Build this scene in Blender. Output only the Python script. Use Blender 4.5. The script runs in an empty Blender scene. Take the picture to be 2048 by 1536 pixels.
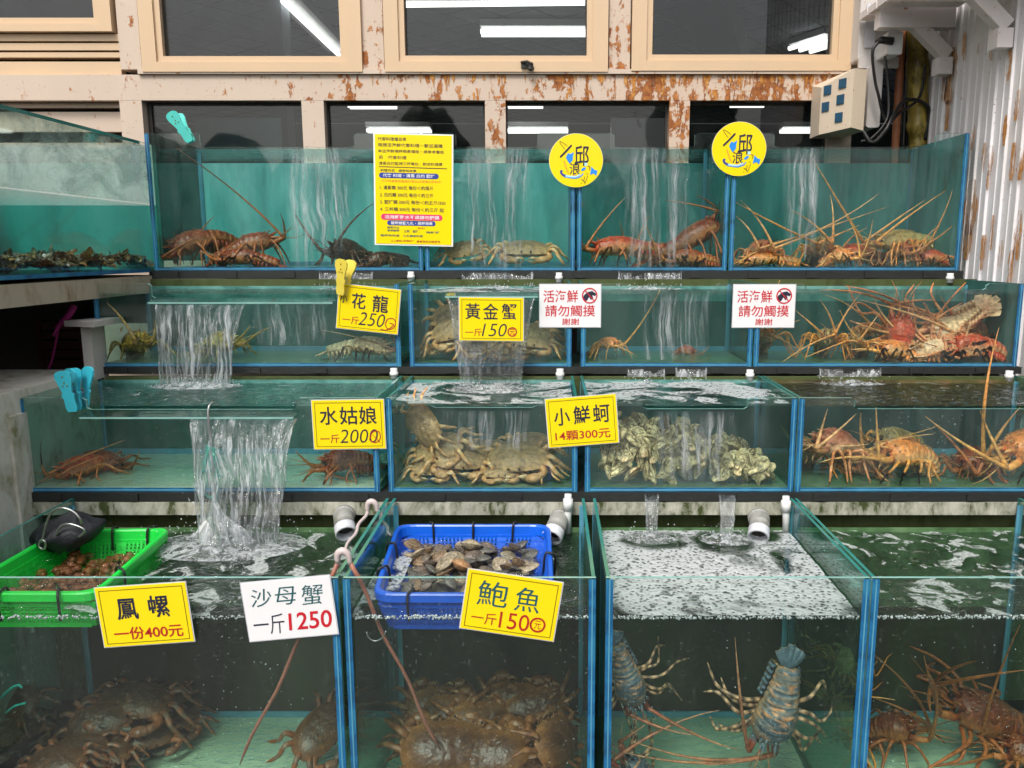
import bpy, math, random
from mathutils import Vector, Matrix, noise, Euler
R = math.radians
SC = bpy.context.scene
COL = SC.collection
# ------------------------------------------------------------------ camera
TH, F, CX, CY, CZ = R(9.5), 1600.0, 1100.0, 768.0, 1.5
cam = bpy.data.cameras.new('camera'); camo = bpy.data.objects.new('camera', cam); COL.objects.link(camo)
cam.sensor_width = 36; cam.lens = F / 2048 * 36; cam.shift_x = -(CX - 1024) / 2048
cam.clip_end = 2000; cam.clip_start = 0.05
camo.location = (0, 0, CZ); camo.rotation_euler = (math.pi / 2 - TH, 0, 0)
SC.camera = camo
# ------------------------------------------------------------------ sky, sun, exposure
SUN_EL, SUN_AZ = R(52), R(200)      # azimuth clockwise from +Y: behind the viewer
w = bpy.data.worlds.new('World'); SC.world = w; w.use_nodes = True
nt = w.node_tree; nt.nodes.clear()
sky = nt.nodes.new('ShaderNodeTexSky'); sky.sky_type = 'NISHITA'; sky.sun_disc = False
sky.sun_elevation = SUN_EL; sky.sun_rotation = SUN_AZ; sky.air_density = 1.5; sky.dust_density = 5; sky.ozone_density = 1
hs = nt.nodes.new('ShaderNodeHueSaturation'); hs.inputs['Saturation'].default_value = 0.35
bg = nt.nodes.new('ShaderNodeBackground'); bg.inputs[1].default_value = 0.13
ou = nt.nodes.new('ShaderNodeOutputWorld')
nt.links.new(sky.outputs[0], hs.inputs['Color']); nt.links.new(hs.outputs[0], bg.inputs[0]); nt.links.new(bg.outputs[0], ou.inputs[0])
sl = bpy.data.lights.new('sun', 'SUN'); sl.energy = 1.5; sl.angle = R(14); sl.color = (1, 0.96, 0.9)
so = bpy.data.objects.new('sun', sl); COL.objects.link(so)
so.rotation_euler = Vector((-math.sin(SUN_AZ) * math.cos(SUN_EL), -math.cos(SUN_AZ) * math.cos(SUN_EL), -math.sin(SUN_EL))).to_track_quat('-Z', 'Y').to_euler()
SC.view_settings.view_transform = 'Standard'; SC.view_settings.look = 'None'
SC.view_settings.exposure = 0.55; SC.view_settings.gamma = 1
SC.render.engine = 'CYCLES'
cy = SC.cycles
cy.max_bounces = 8; cy.diffuse_bounces = 3; cy.glossy_bounces = 3; cy.transmission_bounces = 4
cy.transparent_max_bounces = 40; cy.volume_bounces = 0
cy.caustics_reflective = False; cy.caustics_refractive = False
cy.use_denoising = True; cy.sample_clamp_indirect = 6
cy.use_adaptive_sampling = True; cy.adaptive_threshold = 0.02

# ------------------------------------------------------------------ helpers
def ray(px, py):
    a, b = px - CX, CY - py
    return Vector((a, b * math.sin(TH) + F * math.cos(TH), b * math.cos(TH) - F * math.sin(TH)))
def at(px, py, Y):
    d = ray(px, py); return Vector((0, 0, CZ)) + d * (Y / d.y)
def at_z(px, py, Z):
    d = ray(px, py); return Vector((0, 0, CZ)) + d * ((Z - CZ) / d.z)
def at_x(px, py, X):
    d = ray(px, py); return Vector((0, 0, CZ)) + d * (X / d.x)
def X_(px, py, Y): return at(px, py, Y).x
def Z_(px, py, Y): return at(px, py, Y).z

def tag(o, label=None, cat=None, group=None, kind=None):
    if label: o['label'] = label
    if cat: o['category'] = cat
    if group: o['group'] = group
    if kind: o['kind'] = kind
    return o
def empty(name, loc, label, cat, group=None, rot=(0, 0, 0)):
    o = bpy.data.objects.new(name, None); COL.objects.link(o); o.location = loc; o.rotation_euler = rot
    o.empty_display_size = .05
    return tag(o, label, cat, group)

class MB:
    """collects faces for ONE mesh"""
    def __init__(s): s.v, s.f, s.m, s.c, s.s = [], [], [], [], []
    def add(s, vs, fs, m=0, c=(1, 1, 1), sm=False):
        n = len(s.v)
        for i, p in enumerate(vs):
            s.v.append(tuple(p)); cc = c[i] if isinstance(c, list) else c; s.c.append((cc[0], cc[1], cc[2], 1))
        for f in fs: s.f.append(tuple(n + i for i in f)); s.m.append(m); s.s.append(sm)
    def box(s, x0, x1, y0, y1, z0, z1, m=0, mat=None, c=(1, 1, 1)):
        vs = [Vector((x, y, z)) for z in (z0, z1) for y in (y0, y1) for x in (x0, x1)]
        if mat: vs = [mat @ v for v in vs]
        s.add(vs, [(0, 2, 3, 1), (4, 5, 7, 6), (0, 1, 5, 4), (2, 6, 7, 3), (0, 4, 6, 2), (1, 3, 7, 5)], m, c)
    def bar(s, p, q, wa, wb, m=0, up=(0, 0, 1), c=(1, 1, 1)):
        p, q = Vector(p), Vector(q); t = (q - p).normalized(); u = Vector(up); a = t.cross(u)
        if a.length < 1e-4: a = t.cross(Vector((0, 1, 0)))
        a.normalize(); b = a.cross(t); vs = []
        for e in (p, q):
            for i, j in ((-1, -1), (1, -1), (1, 1), (-1, 1)): vs.append(e + a * i * wa / 2 + b * j * wb / 2)
        s.add(vs, [(3, 2, 1, 0), (4, 5, 6, 7), (0, 1, 5, 4), (1, 2, 6, 5), (2, 3, 7, 6), (3, 0, 4, 7)], m, c)
    def tube(s, pts, rad, seg=8, m=0, c=(1, 1, 1), flat=1.0, sm=True, up=None):
        pts = [Vector(p) for p in pts]; n = len(pts)
        if not isinstance(rad, (list, tuple)): rad = [rad] * n
        vs, cs, fs = [], [], []; prev = None
        for i, p in enumerate(pts):
            t = (pts[min(i + 1, n - 1)] - pts[max(i - 1, 0)])
            if t.length < 1e-9: t = Vector((0, 0, 1))
            t.normalize()
            if prev is None:
                a = t.cross(Vector(up) if up else Vector((0.13, 0.21, 1)))
                if a.length < 1e-3: a = t.cross(Vector((1, 0, 0)))
            else: a = prev - t * prev.dot(t)
            a.normalize(); prev = a; b = a.cross(t)
            cc = c[i] if isinstance(c, list) else c
            for k in range(seg):
                g = 2 * math.pi * k / seg
                vs.append(p + a * math.cos(g) * rad[i] + b * math.sin(g) * rad[i] * flat); cs.append(cc)
        for i in range(n - 1):
            for k in range(seg):
                k2 = (k + 1) % seg
                fs.append((i * seg + k, i * seg + k2, (i + 1) * seg + k2, (i + 1) * seg + k))
        fs.append(tuple(range(seg - 1, -1, -1))); fs.append(tuple((n - 1) * seg + k for k in range(seg)))
        s.add(vs, fs, m, cs, sm)
    def grid(s, nu, nv, fn, m=0, c=None, sm=True, wrap=False, flip=False):
        vs = [Vector(fn(u / (nu - 1 if not wrap else nu), v / (nv - 1))) for v in range(nv) for u in range(nu)]
        cs = [c(u / (nu - 1), v / (nv - 1)) for v in range(nv) for u in range(nu)] if callable(c) else (c or (1, 1, 1))
        fs = []
        for v in range(nv - 1):
            for u in range(nu if wrap else nu - 1):
                u2 = (u + 1) % nu
                q = (v * nu + u, v * nu + u2, (v + 1) * nu + u2, (v + 1) * nu + u)
                fs.append(q[::-1] if flip else q)
        s.add(vs, fs, m, cs, sm)
    def ell(s, c0, r, nu=12, nv=8, m=0, c=(1, 1, 1), mat=None):
        c0 = Vector(c0)
        def fn(u, v):
            a, b = 2 * math.pi * u, math.pi * (v - .5)
            p = Vector((r[0] * math.cos(a) * math.cos(b), r[1] * math.sin(a) * math.cos(b), r[2] * math.sin(b)))
            return c0 + (mat @ p if mat else p)
        s.grid(nu, nv, fn, m, c, wrap=True)
    def prism(s, poly, o, ax, ay, dz, m=0, me=None, c=(1, 1, 1)):
        """polygon (list of 2d) in the plane o + ax*x + ay*y, extruded by vector dz"""
        o, ax, ay, dz = Vector(o), Vector(ax), Vector(ay), Vector(dz); n = len(poly)
        a = [o + ax * p[0] + ay * p[1] for p in poly]; b = [p + dz for p in a]
        s.add(a + b, [tuple(range(n - 1, -1, -1)), tuple(range(n, 2 * n))], m, c)
        s.add(a + b, [(i, (i + 1) % n, n + (i + 1) % n, n + i) for i in range(n)], m if me is None else me, c)
    def build(s, name, mats, parent=None, loc=None):
        me = bpy.data.meshes.new(name)
        v = s.v
        if loc is not None: L = Vector(loc); v = [tuple(Vector(p) - L) for p in v]
        me.from_pydata(v, [], s.f)
        if not isinstance(mats, (list, tuple)): mats = [mats]
        for k in mats: me.materials.append(k)
        me.polygons.foreach_set('material_index', s.m); me.polygons.foreach_set('use_smooth', s.s)
        ca = me.color_attributes.new('Col', 'FLOAT_COLOR', 'POINT')
        ca.data.foreach_set('color', [x for cc in s.c for x in cc])
        me.validate(); me.update()
        o = bpy.data.objects.new(name, me); COL.objects.link(o)
        if parent: o.parent = parent
        if loc is not None: o.location = loc
        return o

def mix3(a, b, t): return tuple(a[i] + (b[i] - a[i]) * t for i in range(3))
def bez(p, q, r, n):
    p, q, r = Vector(p), Vector(q), Vector(r)
    return [p * (1 - t) ** 2 + q * 2 * t * (1 - t) + r * t * t for t in [i / (n - 1) for i in range(n)]]
def smooth_path(pts, n):
    """catmull-rom through pts"""
    P = [Vector(p) for p in pts]; P = [P[0] * 2 - P[1]] + P + [P[-1] * 2 - P[-2]]
    out = []; segs = len(P) - 3
    for i in range(n):
        g = i / (n - 1) * segs; k = min(int(g), segs - 1); t = g - k
        a, b, c, d = P[k:k + 4]
        out.append(0.5 * ((2 * b) + (c - a) * t + (2 * a - 5 * b + 4 * c - d) * t * t + (3 * b - a - 3 * c + d) * t ** 3))
    return out

# ------------------------------------------------------------------ materials
class NT:
    def __init__(s, name):
        s.mat = bpy.data.materials.new(name); s.mat.use_nodes = True; s.t = s.mat.node_tree; s.t.nodes.clear()
        s.out = s.t.nodes.new('ShaderNodeOutputMaterial')
    def n(s, typ, ins=None, **kw):
        d = s.t.nodes.new('ShaderNode' + typ)
        for k, v in kw.items(): setattr(d, k, v)
        for k, v in (ins or {}).items():
            if isinstance(v, bpy.types.NodeSocket): s.t.links.new(v, d.inputs[k])
            else: d.inputs[k].default_value = v
        return d
    def noise(s, scale, detail=4, rough=.55, dist=0, stretch=None, vec=None):
        if vec is None:
            tc = s.n('TexCoord'); vec = tc.outputs['Object']
        if stretch: vec = s.n('Mapping', {'Vector': vec, 'Scale': stretch}).outputs[0]
        return s.n('TexNoise', {'Vector': vec, 'Scale': scale, 'Detail': detail, 'Roughness': rough, 'Distortion': dist}).outputs[0]
    def ramp(s, fac, stops):
        r = s.n('ValToRGB', {0: fac}); e = r.color_ramp.elements
        while len(e) < len(stops): e.new(0.5)
        for i, (p, c) in enumerate(stops):
            e[i].position = p; e[i].color = (c[0], c[1], c[2], 1) if isinstance(c, (tuple, list)) else (c, c, c, 1)
        return r.outputs[0]
    def mix(s, fac, a, b, blend='MIX'):
        d = s.n('Mix', data_type='RGBA', blend_type=blend)
        for k, v in ((0, fac), (6, a), (7, b)):
            if isinstance(v, bpy.types.NodeSocket): s.t.links.new(v, d.inputs[k])
            elif k: d.inputs[k].default_value = (v[0], v[1], v[2], 1)
            else: d.inputs[k].default_value = v
        return d.outputs[2]
    def math(s, op, a, b=0.0, clamp=False):
        d = s.n('Math', {0: a, 1: b}, operation=op); d.use_clamp = clamp; return d.outputs[0]
    def bump(s, h, strength=.3, dist=.01):
        return s.n('Bump', {'Height': h, 'Strength': strength, 'Distance': dist}).outputs[0]
    def surf(s, sh): s.t.links.new(sh, s.out.inputs['Surface']); return s.mat
    def bsdf(s, col, rough=.5, metal=0, normal=None, spec=.5, **kw):
        i = {'Roughness': rough, 'Metallic': metal, 'Specular IOR Level': spec}
        i['Base Color'] = col if isinstance(col, bpy.types.NodeSocket) else (col[0], col[1], col[2], 1)
        if normal is not None: i['Normal'] = normal
        i.update(kw)
        return s.n('BsdfPrincipled', i).outputs[0]

def plain(name, col, rough=.5, metal=0, var=.12, scale=30, bump=.1, spec=.5):
    N = NT(name); f = N.noise(scale, 5)
    c = N.mix(f, tuple(x * (1 - var) for x in col), tuple(min(1, x * (1 + var)) for x in col))
    return N.surf(N.bsdf(c, rough, metal, N.bump(f, bump, .003) if bump else None, spec))

def painted(name, base, rust_lo, rust_hi, streak=(6, 6, 2.2), dirt=.25, rough=.5, speck=True):
    """old paint with rust: blotches where noise passes rust_lo..rust_hi, orange rim, brown heart"""
    N = NT(name)
    n1 = N.noise(3.2, 8, .68, .6, streak); n2 = N.noise(34, 6, .6, .2)
    m = N.math('ADD', N.math('MULTIPLY', n1, .72), N.math('MULTIPLY', n2, .34))
    rust = N.ramp(m, [(rust_lo, 0), (rust_hi, 1)])
    rc = N.ramp(n2, [(.3, (.07, .022, .01)), (.5, (.28, .09, .022)), (.7, (.5, .21, .06))])
    d = N.noise(1.6, 6, .6, 0, (3, 3, 1)); d2 = N.noise(80, 3)
    b = N.mix(N.ramp(d, [(.35, 0), (.75, dirt)]), base, (.42, .34, .26))
    if speck: b = N.mix(N.ramp(d2, [(.68, 0), (.72, .65)]), b, (.22, .11, .05))
    c = N.mix(rust, b, rc)
    r = N.ramp(rust, [(0, rough), (1, .9)])
    return N.surf(N.bsdf(c, r, 0, N.bump(N.math('ADD', rust, N.math('MULTIPLY', n2, .4)), .4, .002)))

def schlick(N, f0=.035, normal=None, power=5):
    lw = N.n('LayerWeight', {'Blend': .5})
    if normal is not None: N.t.links.new(normal, lw.inputs['Normal'])
    f = N.math('POWER', lw.outputs['Facing'], power)
    return N.math('ADD', N.math('MULTIPLY', f, .9 - f0), f0)

def glass_mat(name, tint=(.9, .97, .95), dirt=.05, drops=.0, f0=.035, dscale=(9, 9, 2.5)):
    N = NT(name)
    tr = N.n('BsdfTransparent', {'Color': (*tint, 1)}).outputs[0]
    gl = N.n('BsdfGlossy', {'Color': (1, 1, 1, 1), 'Roughness': .02}).outputs[0]
    a = N.n('MixShader', {0: schlick(N, f0), 1: tr, 2: gl}).outputs[0]
    df = N.n('BsdfDiffuse', {'Color': (.62, .72, .7, 1)}).outputs[0]
    n1 = N.noise(1, 6, .65, .8, dscale); n2 = N.noise(140, 2)
    f = N.math('MULTIPLY', N.ramp(n1, [(.42, .08), (.74, 1)]), dirt)
    if drops: f = N.math('ADD', f, N.math('MULTIPLY', N.ramp(n2, [(.66, 0), (.7, 1)]), drops))
    return N.surf(N.n('MixShader', {0: f, 1: a, 2: df}).outputs[0])

def water_mat(name, color, density, scatter, wave=26, strength=.25, f0=.03):
    N = NT(name)
    h = N.math('ADD', N.noise(wave, 3, .5, .8, (1, 1.7, 1)), N.math('MULTIPLY', N.noise(wave * 3, 2), .25))
    nrm = N.bump(h, strength, .03)
    tr = N.n('BsdfTransparent', {'Color': (.96, .99, .98, 1)}).outputs[0]
    gl = N.n('BsdfGlossy', {'Color': (1, 1, 1, 1), 'Roughness': .03, 'Normal': nrm}).outputs[0]
    up = N.n('SeparateXYZ', {0: N.n('NewGeometry').outputs['True Normal']}).outputs[2]
    up = N.math('GREATER_THAN', N.math('ABSOLUTE', up), .3)      # ripples only on the open surface, the sides lie flat on the glass
    N.surf(N.n('MixShader', {0: N.math('MULTIPLY', schlick(N, f0, nrm), up), 1: tr, 2: gl}).outputs[0])
    ab = N.n('VolumeAbsorption', {'Color': (*color, 1), 'Density': density}).outputs[0]
    if scatter:
        sc_ = N.n('VolumeScatter', {'Color': (.55, .85, .8, 1), 'Density': scatter, 'Anisotropy': .3}).outputs[0]
        ab = N.n('AddShader', {0: ab, 1: sc_}).outputs[0]
    N.t.links.new(ab, N.out.inputs['Volume'])
    return N.mat

def fall_mat(name, white=.5, scale=(60, 60, 3.5), lo=.45, hi=.7):
    """running water: clear sheet with white strands drawn out along the fall"""
    N = NT(name)
    tc = N.n('TexCoord').outputs['Object']
    wv = N.n('TexNoise', {'Vector': tc, 'Scale': 7.0, 'Detail': 2.0}).outputs[1]
    wv = N.n('VectorMath', {0: wv, 1: (.05, 0, .04)}, operation='MULTIPLY').outputs[0]
    tcw = N.n('VectorMath', {0: tc, 1: wv}, operation='ADD').outputs[0]
    st = N.noise(1, 4, .6, 1.0, scale, tcw); br = N.noise(1, 3, .6, .4, (9, 9, 5), tc)
    vc = N.n('VertexColor', layer_name='Col').outputs[0]; nrm = N.bump(st, .9, .02)
    tr = N.n('BsdfTransparent', {'Color': (.97, .985, .985, 1)}).outputs[0]
    gl = N.n('BsdfGlossy', {'Color': (1, 1, 1, 1), 'Roughness': .08, 'Normal': nrm}).outputs[0]
    a = N.n('MixShader', {0: N.math('MULTIPLY', schlick(N, .09, nrm, 3), vc), 1: tr, 2: gl}).outputs[0]
    wh = N.n('BsdfDiffuse', {'Color': (.82, .86, .9, 1), 'Normal': nrm}).outputs[0]
    tl = N.n('BsdfTranslucent', {'Color': (.8, .86, .9, 1)}).outputs[0]
    wh = N.n('MixShader', {0: .35, 1: wh, 2: tl}).outputs[0]
    f = N.math('MULTIPLY', N.math('MULTIPLY', N.ramp(st, [(lo, 0), (hi, 1)]), N.ramp(br, [(.3, .35), (.6, 1)])), N.math('MULTIPLY', vc, white))
    return N.surf(N.n('MixShader', {0: f, 1: a, 2: wh}).outputs[0])

def foam_mat(name, lo, hi, patch=4.0, cell=95, hole=.5, opac=.95, col=(.62, .65, .66), pd=1.0):
    """bubble raft: patches by large noise, holes between bubbles by cells"""
    N = NT(name)
    tc = N.n('TexCoord').outputs['Object']
    p = N.noise(patch, 6, .6, pd, (1, 1, 1), tc)
    v = N.n('TexVoronoi', {'Vector': tc, 'Scale': cell, 'Randomness': 1.0}, feature='F1').outputs['Distance']
    v2 = N.n('TexVoronoi', {'Vector': tc, 'Scale': cell * .38}, feature='F1').outputs['Distance']
    vcol = N.n('VertexColor', layer_name='Col').outputs[0]
    patchm = N.math('MULTIPLY', N.ramp(p, [(lo, 0), (hi, 1)]), vcol)
    h1 = N.ramp(v, [(.2, 1 - hole), (.42, 1)]); h2 = N.ramp(v2, [(.14, 1 - hole * .9), (.26, 1)])
    fac = N.math('MULTIPLY', N.math('MULTIPLY', patchm, N.math('MULTIPLY', h1, h2)), opac)
    c = N.mix(N.noise(160, 3), tuple(x * .72 for x in col), tuple(min(1, x * 1.25) for x in col))
    sh = N.bsdf(c, .35, 0, N.bump(v, .8, .006))
    tr = N.n('BsdfTransparent').outputs[0]
    return N.surf(N.n('MixShader', {0: fac, 1: tr, 2: sh}).outputs[0])

def creature_mat(name, rough=.38, var=.45, scale=55, bump=.35, gain=(.62, .54, .50), bd=.004):
    N = NT(name)
    c = N.n('VertexColor', layer_name='Col').outputs[0]
    f = N.noise(scale, 6, .65); f2 = N.noise(scale * .22, 4)
    k = N.ramp(f, [(.3, 1 - var), (.7, 1 + var * .6)]); k2 = N.ramp(f2, [(.3, .75), (.7, 1.2)])
    c = N.mix(1, c, gain, 'MULTIPLY'); c = N.mix(1, c, k, 'MULTIPLY'); c = N.mix(1, c, k2, 'MULTIPLY')
    c = N.mix(N.ramp(N.noise(scale * 3.2, 2), [(.68, 0), (.74, .4)]), c, (.7, .6, .42))
    return N.surf(N.bsdf(c, rough, 0, N.bump(N.math('ADD', f, N.math('MULTIPLY', N.n('TexVoronoi', {'Vector': N.n('TexCoord').outputs['Object'], 'Scale': scale * 2.2}).outputs[0], -.5)), bump, bd), .35))

def mossy(name, base, amount, rough=.8, moss=(.045, .06, .012), dark=(.02, .02, .012)):
    N = NT(name)
    a = N.noise(3.5, 8, .7, .7, (2.2, 2.2, 1)); b = N.noise(26, 6, .65, .3, (1, 1, .5))
    m = N.math('ADD', N.math('MULTIPLY', a, .65), N.math('MULTIPLY', b, .4))
    c = N.ramp(m, [(amount - .1, base), (amount, mix3(base, moss, .5)), (amount + .05, moss), (amount + .2, dark)])
    return N.surf(N.bsdf(c, rough, 0, N.bump(m, .6, .01)))

M = {}
def tank_wall(name, c1, c2, c3, sc=(2, 2, .7)):
    N = NT(name); f = N.noise(1.5, 6, .6, .5, sc); g = N.noise(30, 4, .6, 0, (1, 1, .25))
    c = N.ramp(f, [(.3, c1), (.5, c2), (.72, c3)]); c = N.mix(N.ramp(g, [(.5, 0), (.75, .35)]), c, c1)
    return N.surf(N.bsdf(c, .4))
M['glass'] = glass_mat('tank_glass', (.94, .98, .97), .032, .09)
M['glass_lo'] = glass_mat('tank_glass_low', (.96, .985, .975), .005, .10)
M['glass_side'] = glass_mat('tank_glass_side', (.75, .9, .87), .05)
M['glass_fog'] = glass_mat('tank_glass_fogged', (.86, .93, .91), .55, .3, .05, (5, 5, 9))
M['glass_win'] = glass_mat('window_glass', (.60, .62, .63), .012, .10, .04, (3, 3, 3))
M['edge'] = plain('glass_edge', (.03, .2, .17), .15, 0, .2, 20, 0)
M['rim'] = plain('glass_rim', (.22, .42, .38), .12, 0, .3, 12, 0)
M['blue'] = tank_wall('blue_silicone', (.006, .05, .12), (.012, .13, .30), (.03, .22, .36), (9, 9, 9))
M['teal_left'] = tank_wall('teal_back_left', (.012, .12, .105), (.03, .20, .175), (.06, .28, .25))
M['water_light4'] = tank_wall('water_light_green', (.03, .06, .02), (.08, .17, .07), (.17, .28, .14), (6, 6, 6))  # refracted floor light put into the colour, seen through the water top
M['algae3'] = tank_wall('water_light_teal', (.03, .12, .10), (.10, .29, .26), (.22, .42, .38), (6, 6, 6))
M['water_light3d'] = tank_wall('water_light_brown', (.04, .03, .015), (.10, .09, .03), (.22, .12, .05), (7, 7, 7))  # reflected patches of the water top put into the colour
M['blue_pale'] = plain('pale_silicone', (.10, .30, .42), .3, 0, .3, 14, 0)
M['black'] = plain('black_support', (.012, .014, .013), .6, 0, .5, 40, .3)
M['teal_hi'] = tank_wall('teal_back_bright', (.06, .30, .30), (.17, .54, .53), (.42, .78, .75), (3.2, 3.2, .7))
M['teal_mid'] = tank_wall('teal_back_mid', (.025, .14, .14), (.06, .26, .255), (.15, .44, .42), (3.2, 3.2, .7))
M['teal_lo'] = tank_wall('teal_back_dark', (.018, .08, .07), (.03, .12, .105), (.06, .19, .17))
M['grey_back'] = tank_wall('slate_back', (.025, .05, .052), (.045, .085, .085), (.08, .13, .13), (5, 5, .5))
M['brown_back'] = tank_wall('brown_back', (.020, .017, .010), (.045, .036, .022), (.05, .075, .022), (3, 3, .8))
M['floor_green'] = tank_wall('pale_green_floor', (.34, .42, .30), (.44, .54, .40), (.54, .62, .46), (2, 2, 2))
M['floor_olive'] = tank_wall('green_floor', (.06, .13, .06), (.11, .20, .10), (.18, .27, .15), (2, 2, 2))
M['frame_lt'] = painted('cream_aluminium', (.64, .46, .29), .80, .86, dirt=.2, rough=.4, speck=False)
M['beam_lt'] = painted('pink_white_paint', (.58, .47, .38), .615, .66)
M['beam'] = painted('rusty_paint', (.58, .46, .37), .55, .585, (5, 5, 2.0))
M['beam_hv'] = painted('heavily_rusted_paint', (.60, .46, .36), .508, .545, (6, 6, 2.0))
M['dark_trim'] = plain('dark_gasket', (.03, .025, .02), .6)
M['white_wall'] = painted('white_corrugated', (.82, .80, .82), .66, .70, (2.2, 2.2, .6), .3)
M['white_wood'] = painted('white_painted_wood', (.82, .77, .77), .62, .68, (4, 4, 4), .35)
M['box'] = painted('cream_box', (.66, .55, .42), .72, .76, (5, 5, 5), .3)
M['grey_box'] = painted('grey_white_box', (.55, .53, .52), .70, .74, (5, 5, 3), .35)
M['cable'] = plain('black_cable', (.01, .01, .01), .4, 0, .1, 30, 0)
M['moss_pipe'] = mossy('mossy_pipe', (.5, .38, .08), .50, .3, (.16, .12, .015), (.010, .012, .006))
M['copper'] = plain('brown_pipe', (.36, .13, .055), .5, 0, .35, 25)
M['moss_wall'] = mossy('mossy_white_wall', (.46, .45, .38), .535, .85)
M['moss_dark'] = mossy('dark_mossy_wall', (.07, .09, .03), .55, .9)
M['stain_wall'] = mossy('stained_plaster', (.62, .60, .55), .60, .9, (.28, .25, .14), (.12, .11, .06))
M['concrete'] = mossy('stained_concrete', (.42, .36, .28), .62, .9, (.22, .15, .08), (.1, .07, .04))
M['pvc'] = plain('white_pvc', (.68, .69, .68), .3, 0, .15, 18, .05)
M['pvc_dirty'] = mossy('dirty_pvc', (.30, .30, .28), .64, .5)
M['creature'] = creature_mat('lobster_shell', .3, .6, 70, .4, (1, .80, .62))
M['crab'] = creature_mat('crab_shell', .36, .5, 15, .45, (.88, .72, .54), .006)
M['oyster'] = creature_mat('oyster_shell', .42, .6, 6, .5, (1.15, 1.02, .80), .006)
M['creature_wet'] = creature_mat('wet_shell', .32, .42, 13, .35, (.42, .30, .21), .005)
M['clam'] = creature_mat('clam_shell', .3, .7, 9, .4, (.75, .70, .62), .004)
M['yellow'] = plain('yellow_card', (.90, .68, .004), .2, 0, .04, 6, 0)
M['white'] = plain('white_card', (.80, .79, .80), .2, 0, .04, 6, 0)
M['lam'] = plain('laminate', (.55, .56, .6), .15, 0, .1, 20, 0)
M['ink'] = plain('dark_ink', (.012, .014, .035), .5, 0, .1, 20, 0)
M['green_ink'] = plain('green_ink', (.01, .09, .10), .5, 0, .1, 20, 0)
M['red_ink'] = plain('red_ink', (.55, .012, .025), .5, 0, .1, 20, 0)
M['dkred_ink'] = plain('dark_red_ink', (.42, .02, .012), .5, 0, .1, 20, 0)
M['pink_ink'] = plain('pink_print', (.72, .03, .13), .5, 0, .1, 20, 0)
M['blue_ink'] = plain('blue_print', (.02, .05, .28), .5, 0, .1, 20, 0)
M['sky_ink'] = plain('bright_blue_print', (.01, .25, .8), .5, 0, .1, 20, 0)
M['pale_ink'] = plain('pale_blue_print', (.45, .75, .78), .5, 0, .1, 20, 0)
M['orange_ink'] = plain('orange_print', (.8, .3, .02), .5, 0, .1, 20, 0)
M['line_ink'] = plain('olive_border', (.22, .16, .0), .5, 0, .1, 20, 0)
M['teal_clip'] = plain('teal_plastic', (.10, .62, .55), .35, 0, .12, 20, .05)
M['blue_clip'] = plain('light_blue_plastic', (.05, .52, .68), .35, 0, .12, 20, .05)
M['yellow_clip'] = plain('yellow_plastic', (.75, .6, .08), .35, 0, .12, 20, .05)
M['green_basket'] = plain('green_plastic', (.012, .62, .06), .35, 0, .15, 12, .1)
M['blue_basket'] = plain('blue_plastic', (.004, .105, .62), .3, 0, .2, 12, .1)
M['wire'] = plain('steel_wire', (.4, .4, .4), .3, .9, .2, 30, 0)
M['rust_rod'] = plain('red_brown_rod', (.30, .12, .08), .45, 0, .45, 40, .2)
M['indigo'] = plain('dark_blue_window', (.012, .075, .14), .2, 0, .3, 20, 0)
M['joint'] = plain('greyish_pink_plastic', (.55, .46, .45), .4, 0, .2, 20, .1)
M['mesh'] = plain('black_mesh', (.008, .009, .014), .55, 0, .4, 120, .8)
M['teal_cord'] = plain('teal_cord', (.01, .35, .28), .6, 0, .3, 60, .3)
M['kelp'] = creature_mat('kelp', .3, .5, 30, .3)
# ================================================================== SETTING
rnd = random.Random(7)
def px_rect(x0, y0, x1, y1, Y):
    ym = (y0 + y1) / 2
    return X_(x0, ym, Y), X_(x1, ym, Y), Z_(1100, y1, Y), Z_(1100, y0, Y)
def pbox(mb, x0, y0, x1, y1, Y, dep, m=0):
    a, b, c, d = px_rect(x0, y0, x1, y1, Y); mb.box(a, b, Y, Y + dep, c, d, m)

# --- trees across the road, seen only as dark reflections in the panes
def treeline():
    rr = random.Random(3); m = MB()
    for k in range(17):
        x = -40 + k * 5 + rr.uniform(-1, 1); y = -24 + rr.uniform(-2, 2); h = rr.choice((5.5, 6.2, 6.8, 7.4, 5)); w_ = rr.uniform(3.2, 4.2)
        m.tube([(x, y, -.1), (x + .1, y, h * .3), (x, y + .1, h * .7)], [.3, .2, .08], 7, 1)
        for q in range(9):
            a = rr.uniform(0, 6.28); c = Vector((x + math.cos(a) * w_ * .45, y + math.sin(a) * w_ * .45, h * rr.uniform(.22, .85))); s_ = w_ * rr.uniform(.4, .6) * (1.1 - .4 * c.z / h)
            m.grid(16, 10, lambda u, v: c + Vector((math.cos(6.283 * u) * math.sin(3.1416 * v), math.sin(6.283 * u) * math.sin(3.1416 * v), math.cos(3.1416 * v))) * s_ * (1 + .3 * noise.noise(Vector((u * 5, v * 5, q + k)))), 0, wrap=True)
            for i in range(60):
                d = Vector((rr.gauss(0, 1), rr.gauss(0, 1), rr.gauss(0, 1))).normalized(); e_ = d.cross(Vector((.3, .2, 1))).normalized(); p = c + d * s_ * rr.uniform(.95, 1.25); f_ = d.cross(e_) ; l_ = rr.uniform(.1, .25)
                m.add([p + e_ * l_, p + f_ * l_ * .6, p - e_ * l_, p - f_ * l_ * .6], [(0, 1, 2, 3)], 0)
    return m
M['leaf'] = plain('tree_leaf', (.03, .06, .02), .6, 0, .6, 3, 0)
tag(treeline().build('treeline', [M['leaf'], M['concrete']]), kind='stuff')
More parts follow.
